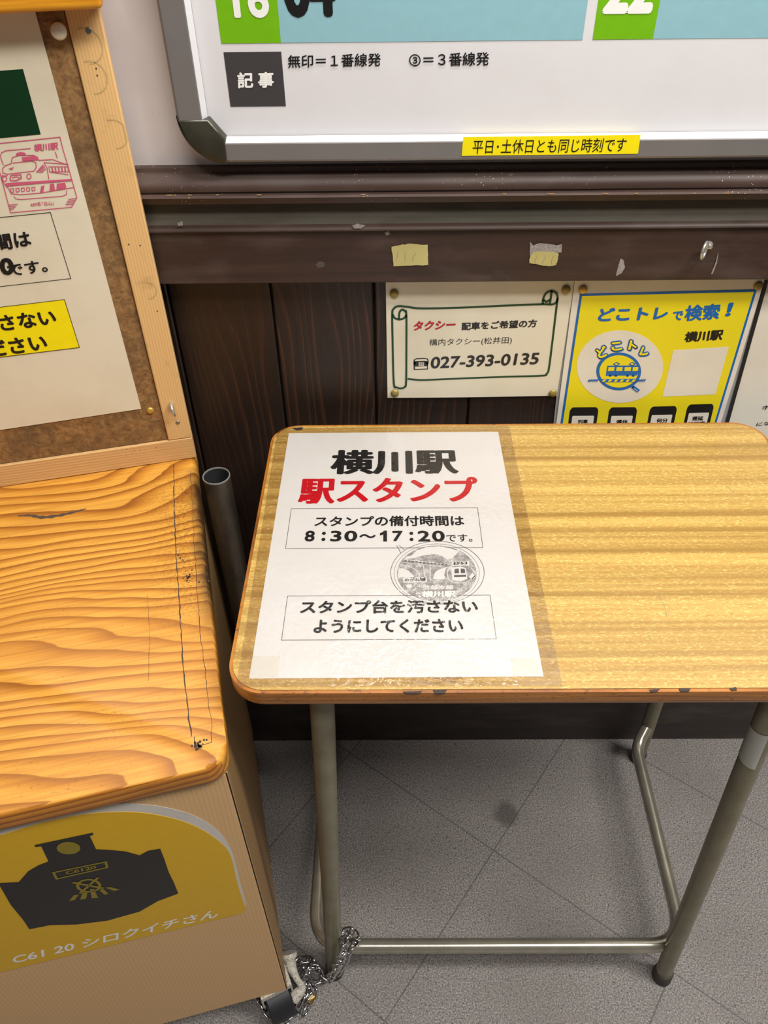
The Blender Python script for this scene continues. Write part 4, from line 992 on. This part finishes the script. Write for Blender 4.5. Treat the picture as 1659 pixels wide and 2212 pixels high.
pl([(90, 1300), (40, 1318), (22, 1340), (25, 1375), (60, 1385), (200, 1368), (270, 1360), (290, 1330), (285, 1290), (250, 1280), (100, 1296)])
pl([(350, 1292), (375, 1330), (390, 1425)]); pl([(350, 1292), (545, 1306)]); pl([(545, 1390), (395, 1366)])
for i in range(6): pl([(390+i*26, 1325), (412+i*26, 1326), (420+i*25, 1366), (398+i*25, 1366)], 0.0007, True)
pl([(290, 1370), (345, 1310)]); pl([(300, 1372), (350, 1318)]); pl([(315, 1374), (358, 1326)]); pl([(330, 1374), (366, 1340)])
pl([(20, 1390), (12, 1420), (40, 1470), (70, 1500), (90, 1540), (170, 1548), (320, 1535), (590, 1490)])
pp([(40, 1462), (60, 1454), (330, 1438), (570, 1422), (572, 1438), (330, 1458), (62, 1482)])
pl([(80, 1420), (90, 1395), (165, 1388), (172, 1415), (130, 1436), (85, 1436)], 0.001, True); pl([(95, 1415), (130, 1405), (160, 1414)])
for cx, cy in ((38, 1422), (231, 1402)): pl(ell(cx, cy, 17, 20, 14), 0.0008, True)
pl([(62, 1395), (22, 1400)]); pp([(68, 1340), (112, 1328), (96, 1352)])
pp([(330, 1480), (355, 1475), (345, 1530), (318, 1535)]); pp([(400, 1462), (430, 1458), (440, 1512), (396, 1518)]); pp([(455, 1460), (520, 1452), (530, 1500), (450, 1508)])
for i in range(5): pl([(85+i*42, 1502-i*3), (110+i*42, 1500-i*3), (112+i*42, 1525-i*3), (90+i*42, 1530-i*3)], 0.0007, True)
for i in range(4): pp([(65+i*5, 1628+i*13), (145-i*10, 1620+i*12), (143-i*10, 1624+i*12), (66+i*5, 1633+i*13)])
for i in range(4): pp([(612-i*8, 1574+i*16), (545-i*8, 1582+i*14), (545-i*8, 1587+i*14), (611-i*8, 1580+i*16)])
# pins on the board
PBp = PB.off(-0.003)
u, v = PBp.uv(128, 64)
pn = obj('push_pin', lathe([(0, 0.0105), (0.0050, 0.0100), (0.0066, 0.0085), (0.0066, 0.0075), (0.0045, 0.0060), (0.0042, 0.0025), (0.0058, 0.0010), (0.0058, 0.0), (0, 0.0)], 24), 'pin_white', smooth=50)
pn.matrix_world = PBp.m @ Matrix.Translation((u, v, 0)); tag(pn, 'white plastic push pin under the orange ledge', 'push pin')
tack(PBp, 324.6, 886.7, 0.0046, 'brass thumbtack beside the lower right corner of the cream poster', 'tacks on the hardboard', 'brass', 0.0)

# ================================================================== steel pipe beside the cabinet
tp = at_z(467, 1027, 0.716)
pc = Vector((tp.x, tp.y, 0))
pi_ = thing('steel_pipe', 'dark open-ended steel pipe upright between cabinet and desk', 'pipe', Matrix.Translation((pc.x, pc.y, 0.36)))
ro, ri = 0.0172, 0.0155
obj('tube_wall', lathe([(ro, 0.0), (ro, 0.3545)], 32), 'pipe', pi_, smooth=60)
tag(obj('rim', lathe([(ro, 0.3545), (ro-0.0003, 0.356), (ri+0.0003, 0.356), (ri, 0.3545)], 32), 'pipe_rim', pi_, smooth=60), 'pale cut rim')
obj('bore', lathe([(ri, 0.3545), (ri, 0.0), (ro, 0.0)], 32), 'pipe_in', pi_, smooth=60)
# clamp that fixes it to the cabinet's side
loc = MC.inverted() @ Vector((pc.x, pc.y, 0.45)); gap = loc.x-ro-sd
mloc = pi_.matrix_world.inverted() @ MC
obj('clamp', box(sd+0.0002, max(sd+0.003, loc.x-ro+0.002), loc.y-0.008, loc.y+0.008, 0.362, 0.378), 'pipe', pi_, matrix=mloc)

# ================================================================== school desk
H = 0.760
dk = thing('school_desk', 'school desk with woodgrain laminate top and tubular steel legs', 'desk', Matrix.Translation((0.157, 0.586, 0)))
DM = Matrix.Translation((-0.157, -0.586, 0))
DX0, DX1, DY0, DY1 = -0.1435, 0.4565, 0.3885, 0.7855
obj('edge_board', slab(rrect(DX0, DX1, DY0, DY1, 0.034, 10), H-0.0215, H-0.0006, bev_top=0.0035, bev_bot=0.007, seg=4), 'desk_edge', dk, DM, smooth=50)
lam = rrect(DX0+0.0032, DX1-0.0032, DY0+0.0032, DY1-0.0032, 0.031, 10)
tag(obj('laminate_top', slab(lam, H-0.0012, H, mi_side=1, mi_top=0), ['laminate', 'dark_edge'], dk, DM), 'yellowish woodgrain laminate sheet')
PD = Plane((0, 0, H), (1, 0, 0), (0, 1, 0))
for pts in ([(630, 924), (655, 923), (652, 929), (640, 930)], [(935, 1491), (965, 1490), (960, 1498), (940, 1498)], [(870, 1494), (912, 1493), (905, 1498), (878, 1498)], [(1403, 1490), (1425, 1488), (1420, 1494), (1406, 1495)], [(1466, 1488), (1492, 1487), (1488, 1494), (1470, 1494)], [(1576, 1487), (1590, 1484), (1592, 1491), (1580, 1492)]):
    obj('chip', sheet(PD.uvs(pts), H-0.0009, H+0.00012), 'chip', dk, DM)
for pts in ([(1420, 1282), (1436, 1310), (1441, 1333)], [(1400, 1370), (1408, 1383)], [(1570, 1050), (1592, 1070)]):
    obj('scratch', add_stroke(bmesh.new(), PD.uvs(pts), 0.0005, H+0.0002), 'scratch', dk, DM)
LR = 0.0120
LEGS = [((-0.089, 0.412), (-0.0635, 0.424)), ((0.4110, 0.404), (0.3590, 0.424)), ((-0.128, 0.772), (-0.075, 0.750)), ((0.4640, 0.772), (0.4280, 0.750))]
for i, (ft, tp_) in enumerate(LEGS):
    ft_, tp3 = Vector((*ft, 0.0)), Vector((*tp_, H-0.0215)); d = (tp3-ft_)
    lg = obj('leg', tube([ft_+d*0.012, ft_+d*0.3, ft_+d*0.7, tp3], LR, 24), 'leg', dk, DM, smooth=60)
    foot = obj('rubber_foot', lathe([(0, 0.0), (LR+0.0012, 0.0), (LR+0.0022, 0.002), (LR+0.0018, 0.026), (LR+0.0004, 0.028), (LR-0.002, 0.028)], 24), 'rubber', lg, smooth=40)
    foot.matrix_local = Matrix.Translation(ft_) @ Matrix.Rotation(math.atan2(d.x, d.z), 4, 'Y')
    if i == 1:
        P1 = wall_plane(0.412); z0 = P1.uv(1612, 1650)[1]; z1 = P1.uv(1640, 1590)[1]
        bm = bmesh.new(); n = 14; dn = d.normalized()
        s_ = dn.cross(Vector((0, 1, 0))).normalized(); f_ = s_.cross(dn).normalized()
        ring2 = []
        for zz in (z0, z1):
            c_ = ft_+d*(zz/tp3.z); row_ = []
            for k in range(n+1):
                a = math.radians(150+120*k/n); row_.append(bm.verts.new(c_+(s_*math.cos(a)*0+Vector((1, 0, 0))*math.cos(a)+Vector((0, 1, 0))*math.sin(a))*(LR+0.0004)+dn*(0.004*(k/n)*(1 if zz == z1 else -1.2))))
            ring2.append(row_)
        for k in range(n): bm.faces.new((ring2[0][k], ring2[0][k+1], ring2[1][k+1], ring2[1][k]))
        tag(obj('tape_label', bm, 'tape_white', lg, smooth=60), 'white tape wrapped on the leg')
SR = 0.0102; SZ = 0.100
sx = lambda px, py: at_z(px, py, SZ)
st_pts = [(0.4575, 0.768, 0.122), (0.432, 0.735, SZ), (0.4235, 0.414, SZ), (-0.1135, 0.414, SZ), (-0.112, 0.735, SZ), (-0.1197, 0.768, 0.122)]
tag(obj('stretcher', tube(fillet(st_pts[:1]+st_pts[1:], 0.052, 12), SR, 20), 'stretcher', dk, DM, smooth=60), 'bent shiny steel stretcher tube')
for s in (0, 1):
    a, b = Vector((*LEGS[s][1], H-0.034)), Vector((*LEGS[s+2][1], H-0.034)); obj('top_rail', tube([a, b], 0.0105, 16), 'leg', dk, DM, smooth=60)
    for y in (0.435, 0.74): x = a.x if y < 0.5 else b.x; obj('bracket', box(x-0.014, x+0.014, y-0.012, y+0.012, H-0.0236, H-0.0214), 'leg', dk, DM)
for y in (0.424, 0.75):
    xs_ = (LEGS[0][1][0], LEGS[1][1][0]) if y < 0.5 else (LEGS[2][1][0], LEGS[3][1][0]); obj('cross_rail', tube([(xs_[0], y+0.012, H-0.036), (xs_[1], y+0.012, H-0.036)], 0.0095, 16), 'leg', dk, DM, smooth=60)

# paper taped on the desk
sn = thing('stamp_notice', 'white notice with black and red headings taped on the desk top', 'notice', Matrix.Translation((0, 0, H)))
PD0 = Plane((0, 0, H), (1, 0, 0), (0, 1, 0))
obj('sheet', sheet(PD0.uvs([(538, 1466), (1174, 1461.5), (1076, 933), (624, 936)]), 0.0, 0.0003), 'paper', sn)
hi = 0.0006
def dt(s, xl, xr, yt_, yb_, mat='black', **k): return text_box(s, PD0, xl, xr, yt_, yb_, hi, mat, sn, **k)
dt('横川駅', 714.5, 989, 972, 1025, bold=0.046, bold_y=0.024)
dt('駅スタンプ', 646, 1034, 1032, 1088, 'red', bold=0.044, bold_y=0.020)
dt('スタンプの備付時間は', 680, 1002.5, 1115, 1137.5, bold=0.026)
for ch, a_, b_, c_, d_ in (('8', 273, 332, 683, 748), (':', 373, 397, 690, 745), ('3', 425, 492, 683, 748), ('0', 508, 586, 683, 748), ('〜', 598, 696, 704, 728), ('7', 795, 858, 684, 747), (':', 897, 921, 690, 745), ('2', 946, 1020, 683, 748), ('0', 1032, 1108, 683, 748)):
    dt(ch, 560+a_/2.765, 560+b_/2.765, 900+c_/2.765, 900+d_/2.765, bold=0.03)
patch('lettering', PD0.uvs([(560+x/2.765, 900+y/2.765) for x, y in ((721, 698), (737, 692), (745, 683), (763, 683), (763, 748), (741, 748), (741, 706), (721, 712))]), hi, 'black', sn)
dt('です。', 964, 1020, 1155, 1171, bold=0.012)
dt('スタンプ台を汚さない', 649, 1032, 1297, 1326, bold=0.034)
dt('ようにしてください', 678, 1000.5, 1338, 1368, bold=0.034)
for q in ([(629.4, 1099.5), (1031.5, 1097.5), (1043, 1183.5), (617, 1185.5)], [(621.3, 1288.5), (1058.5, 1286), (1072, 1381), (608.4, 1383.5)]):
    stroke('print_box', PD0.uvs(q), 0.0005, hi, 'grey_ink', sn, True)
for q in ([(546, 1418), (606, 1418), (600, 1463), (540, 1464)], [(1102, 1422), (1160, 1420), (1168, 1458), (1108, 1460)]):
    patch('tape_patch', PD0.uvs(q), 0.00045, 'off_white', sn)
# grey round souvenir stamp, worn ink
def stamp_ink():
    g = G('worn grey stamp ink', 0.5); f = g.noise(g.co(), 900, 3, 0.7); b = g.noise(g.mp((1, 1, 1), loc=(3, 1, 2)), 120, 3)
    m = g.math('ADD', g.math('MULTIPLY', f, 0.6), g.math('MULTIPLY', b, 0.4))
    g.color(g.ramp(m, [(0.36, srgb(122, 122, 123)), (0.5, srgb(156, 156, 156)), (0.58, srgb(214, 214, 213))])); return g.m
M['stamp_ink'] = stamp_ink()
def cpx(cx, cy, rx, ry, n=48): return PD0.uvs(ell(cx, cy, rx, ry, n))
patch('stamp_print', cpx(943.5, 1239.5, 86, 60.5), 0.00052, 'stamp_ink', sn)
stroke('stamp_ring', cpx(945, 1238, 101, 68), 0.0005, hi, 'grey_ink', sn, True); stroke('stamp_ring', cpx(943.5, 1239.5, 92, 64), 0.0004, hi, 'pale_line', sn, True)
k6 = lambda x, y: (500+x/2.242, 1180+y/2.242)
def sp_(pts, mat='paper', h=0.00066): patch('stamp_motif', PD0.uvs([k6(*p) for p in pts]), h, mat, sn)
def sl_(pts, w_=0.0009, mat='paper', sub=6): stroke('stamp_motif', smooth_path([(*PD0.uv(*k6(*p)), 0) for p in pts], sub), w_, 0.00066, mat, sn)
sp_([(870, 48), (900, 22), (940, 8), (1000, 2), (1060, 12), (1100, 28), (1085, 44), (1068, 62), (1040, 66), (1020, 48), (990, 40), (930, 46), (880, 60), (838, 66), (850, 52)])
sl_([(835, 66), (925, 76), (1050, 92)]); sl_([(830, 80), (920, 90), (1050, 105)], 0.0006)
for i in range(12): sp_([(838+i*18, 70+i*1.7), (848+i*18, 71+i*1.7), (848+i*18, 76+i*1.7), (838+i*18, 75+i*1.7)], 'grey_ink', 0.0007)
sp_([(808, 112), (830, 108), (860, 122), (885, 150), (890, 156), (830, 152), (806, 156)]); sl_([(820, 92), (870, 104), (905, 130), (918, 165)]); sl_([(930, 95), (938, 168)]); sl_([(962, 98), (962, 168)])
sp_([(975, 160), (985, 130), (1010, 112), (1040, 104), (1030, 140), (1036, 162)]); sl_([(1060, 100), (1045, 130), (1055, 165), (1085, 178), (1130, 178), (1165, 160), (1180, 135), (1160, 105)])
sp_([(1064, 105), (1110, 100), (1135, 108), (1142, 160), (1110, 172), (1070, 165)]); 
for q in ([(1080, 112), (1100, 110), (1102, 132), (1080, 134)], [(1110, 110), (1130, 112), (1132, 132), (1110, 132)], [(1078, 142), (1136, 140), (1136, 150), (1078, 152)]): sp_(q, 'grey_ink', 0.0007)
sp_([(1068, 78), (1150, 74), (1152, 94), (1070, 98)]); sp_([(830, 154), (945, 152), (947, 176), (832, 178)]); sp_([(845, 188), (866, 186), (876, 200), (860, 206), (848, 200)]); sp_([(1150, 150), (1168, 130), (1182, 150), (1165, 165)])
def st_t(s, TL, TR, BL, mat, bold): text(s, PD0.uv(*k6(*TL)), PD0.uv(*k6(*TR)), PD0.uv(*k6(*BL)), 0.00074, mat, sn, bold=bold)
st_t('EF53', (1076, 80), (1142, 77), (1076, 93), 'black', 0.03); st_t('めがね橋', (838, 157), (938, 155), (838, 174), 'grey_ink', 0.03)
st_t('信越本線', (926, 191), (1074, 190), (925, 213), 'white_ink', 0.02); st_t('横川駅', (922, 219), (1086, 217), (920, 250), 'white_ink', 0.045)
sl_([(800, -2), (812, 18), (820, 34)], 0.0005, 'grey_ink'); sl_([(812, -4), (838, 20)], 0.0004, 'grey_ink')
# clear film over it
fl = thing('clear_film', 'glossy wrinkled clear film stuck over the white notice on the desk', 'film', Matrix.Translation((0, 0, H)))
uvF = PD0.uvs([(500, 1488), (1216, 1487), (1100, 921), (590, 925)])
uvF = [(uvF[0][0]+0.004, DY0+0.006), (uvF[1][0], DY0+0.005), (uvF[2][0], DY1-0.006), (uvF[3][0]+0.006, DY1-0.008)]
nF = lambda s, t: 0.0
obj('film', curl_sheet(PD0, [uvF[3], uvF[2], uvF[1], uvF[0]], 0.0013, 20, 20, fn=lambda s, t: 0.0, th=0.00012), 'film', fl, smooth=60)
bm = bmesh.new()
for (a, b) in (((872, 1471), (952, 1477)), ((925, 1466), (985, 1474)), ((960, 1468), (1000, 1466))):
    p = PD0.uv(*a); q = PD0.uv(*b); path = [(p[0]+(q[0]-p[0])*i/8, p[1]+(q[1]-p[1])*i/8+random.uniform(-.0012, .0012), 0.0012) for i in range(9)]
    add_tube(bm, path, [0.0003+0.0011*math.sin(PI*i/8) for i in range(9)], 8)
tag(obj('wrinkle', bm, 'film', fl, smooth=60), 'raised shiny wrinkle of the film')

# ================================================================== chain between caster and desk leg
def chain_pt(px, py, z=None, Y=None): return at_z(px, py, z) if Y is None else wall_plane(Y).hit(px, py)
FR = 0.391
cpts = [(556, 2140, 0.016), (562, 2162, 0.011), (578, 2186, 0.008), (602, 2207, 0.008), (626, 2200, 0.008), (642, 2182, 0.009), (654, 2160, 0.02), (658, 2134, 0.032), (648, 2110, 0.036), (660, 2092, 0.042), (684, 2086, 0.036),
        (672, 2072, 0.026), (648, 2074, 0.022), (636, 2098, 0.022), (652, 2122, 0.016), (682, 2126, 0.014), (704, 2112, 0.02), (728, 2100, 0, FR), (742, 2080, 0, FR), (752, 2060, 0, FR), (764, 2042, 0, FR), (772, 2026, 0.118), (764, 2012, 0.126), (748, 2011, 0.124), (738, 2024, 0.118), (744, 2046, 0, FR-0.006), (736, 2070, 0, FR-0.008), (724, 2094, 0, FR-0.010), (706, 2118, 0.014), (690, 2098, 0.04), (676, 2084, 0.05), (660, 2106, 0.046), (672, 2128, 0.03), (684, 2144, 0.014), (668, 2166, 0.01), (660, 2188, 0.01), (646, 2206, 0.008)]
P3 = [chain_pt(*c) for c in cpts]
dense = smooth_path(P3, 30); pitch_ = 0.0132
samples = [dense[0]]; acc = 0.0; last = dense[0]
for p in dense[1:]:
    if (p-last).length >= pitch_: samples.append(p); last = p
def keep_off(p, a, b, r):
    """push a chain point out of the round bar a-b"""
    d = b-a; t = max(0.0, min(1.0, (p-a).dot(d)/d.dot(d))); c = a+d*t; w_ = p-c
    return c+w_.normalized()*r if w_.length < r else p
lf = Vector((*LEGS[0][0], 0.0)); lt = Vector((*LEGS[0][1], H))
sa, sb = Vector((-0.08, 0.414, SZ)), Vector((0.3, 0.414, SZ))
for it in range(3):
    samples = [keep_off(keep_off(p, lf, lt, LR+0.0068), sa, sb, SR+0.0068) for p in samples]
    for i in range(1, len(samples)):
        d = samples[i]-samples[i-1]
        if d.length > pitch_*1.05: samples[i] = samples[i-1]+d.normalized()*pitch_*1.05
for p in samples: p.z = max(p.z, 0.0075)
root = samples[len(samples)//2].copy(); root.z = 0
cn = thing('chain', 'shiny steel chain heaped by the caster and looped around the desk leg', 'chain', Matrix.Translation(root))
lb = bmesh.new(); oval = []
for i in range(20):
    a = 2*PI*i/20; oval.append(Vector((0.0056*math.cos(a)+math.copysign(0.0040, math.cos(a)), 0.0056*math.sin(a), 0.0011*math.sin(2*a))))
rg = []
n8 = 8
for i in range(20):
    t = (oval[(i+1) % 20]-oval[i-1]).normalized(); nz = Vector((0, 0, 1)); nz = (nz-t*nz.dot(t)).normalized(); b_ = t.cross(nz)
    rg.append([lb.verts.new(oval[i]+(nz*math.cos(2*PI*k/n8)+b_*math.sin(2*PI*k/n8))*0.00155) for k in range(n8)])
for i in range(20):
    for k in range(n8): lb.faces.new((rg[i][k], rg[i][(k+1) % n8], rg[(i+1) % 20][(k+1) % n8], rg[(i+1) % 20][k]))
link0 = None
for i, p in enumerate(samples[:-1]):
    d = (samples[i+1]-p); mid = (samples[i+1]+p)/2
    qd = d.to_track_quat('X', 'Z').to_matrix().to_4x4()
    m = Matrix.Translation(mid-root) @ qd @ Matrix.Rotation((PI/2 if i % 2 else 0)+random.uniform(0.2, 0.9), 4, 'X')
    if link0 is None:
        link0 = obj('link', lb, 'chrome', cn, m, smooth=80)
    else:
        c = link0.copy(); COL.objects.link(c); c.parent = cn; c.matrix_local = m
# a brass lock half hidden in the heap
lk = at_z(672, 2148, 0.018)
pk_ = thing('padlock', 'small brass padlock half buried in the chain by the caster', 'padlock', Matrix.Translation((lk.x, lk.y, 0.0)) @ Matrix.Rotation(0.5, 4, 'Z'))
obj('body', box(-0.008, 0.008, -0.005, 0.005, 0.0005, 0.015, bev=0.0012), 'brass', pk_, smooth=40)
sh = [(-0.0055, 0, 0.014)]+[(-0.0055*math.cos(a), 0, 0.018+0.0055*math.sin(a)) for a in [PI*i/10 for i in range(11)]]+[(0.0055, 0, 0.014)]
tag(obj('shackle', tube(sh, 0.0017, 10), 'chrome', pk_, smooth=60), 'steel shackle')
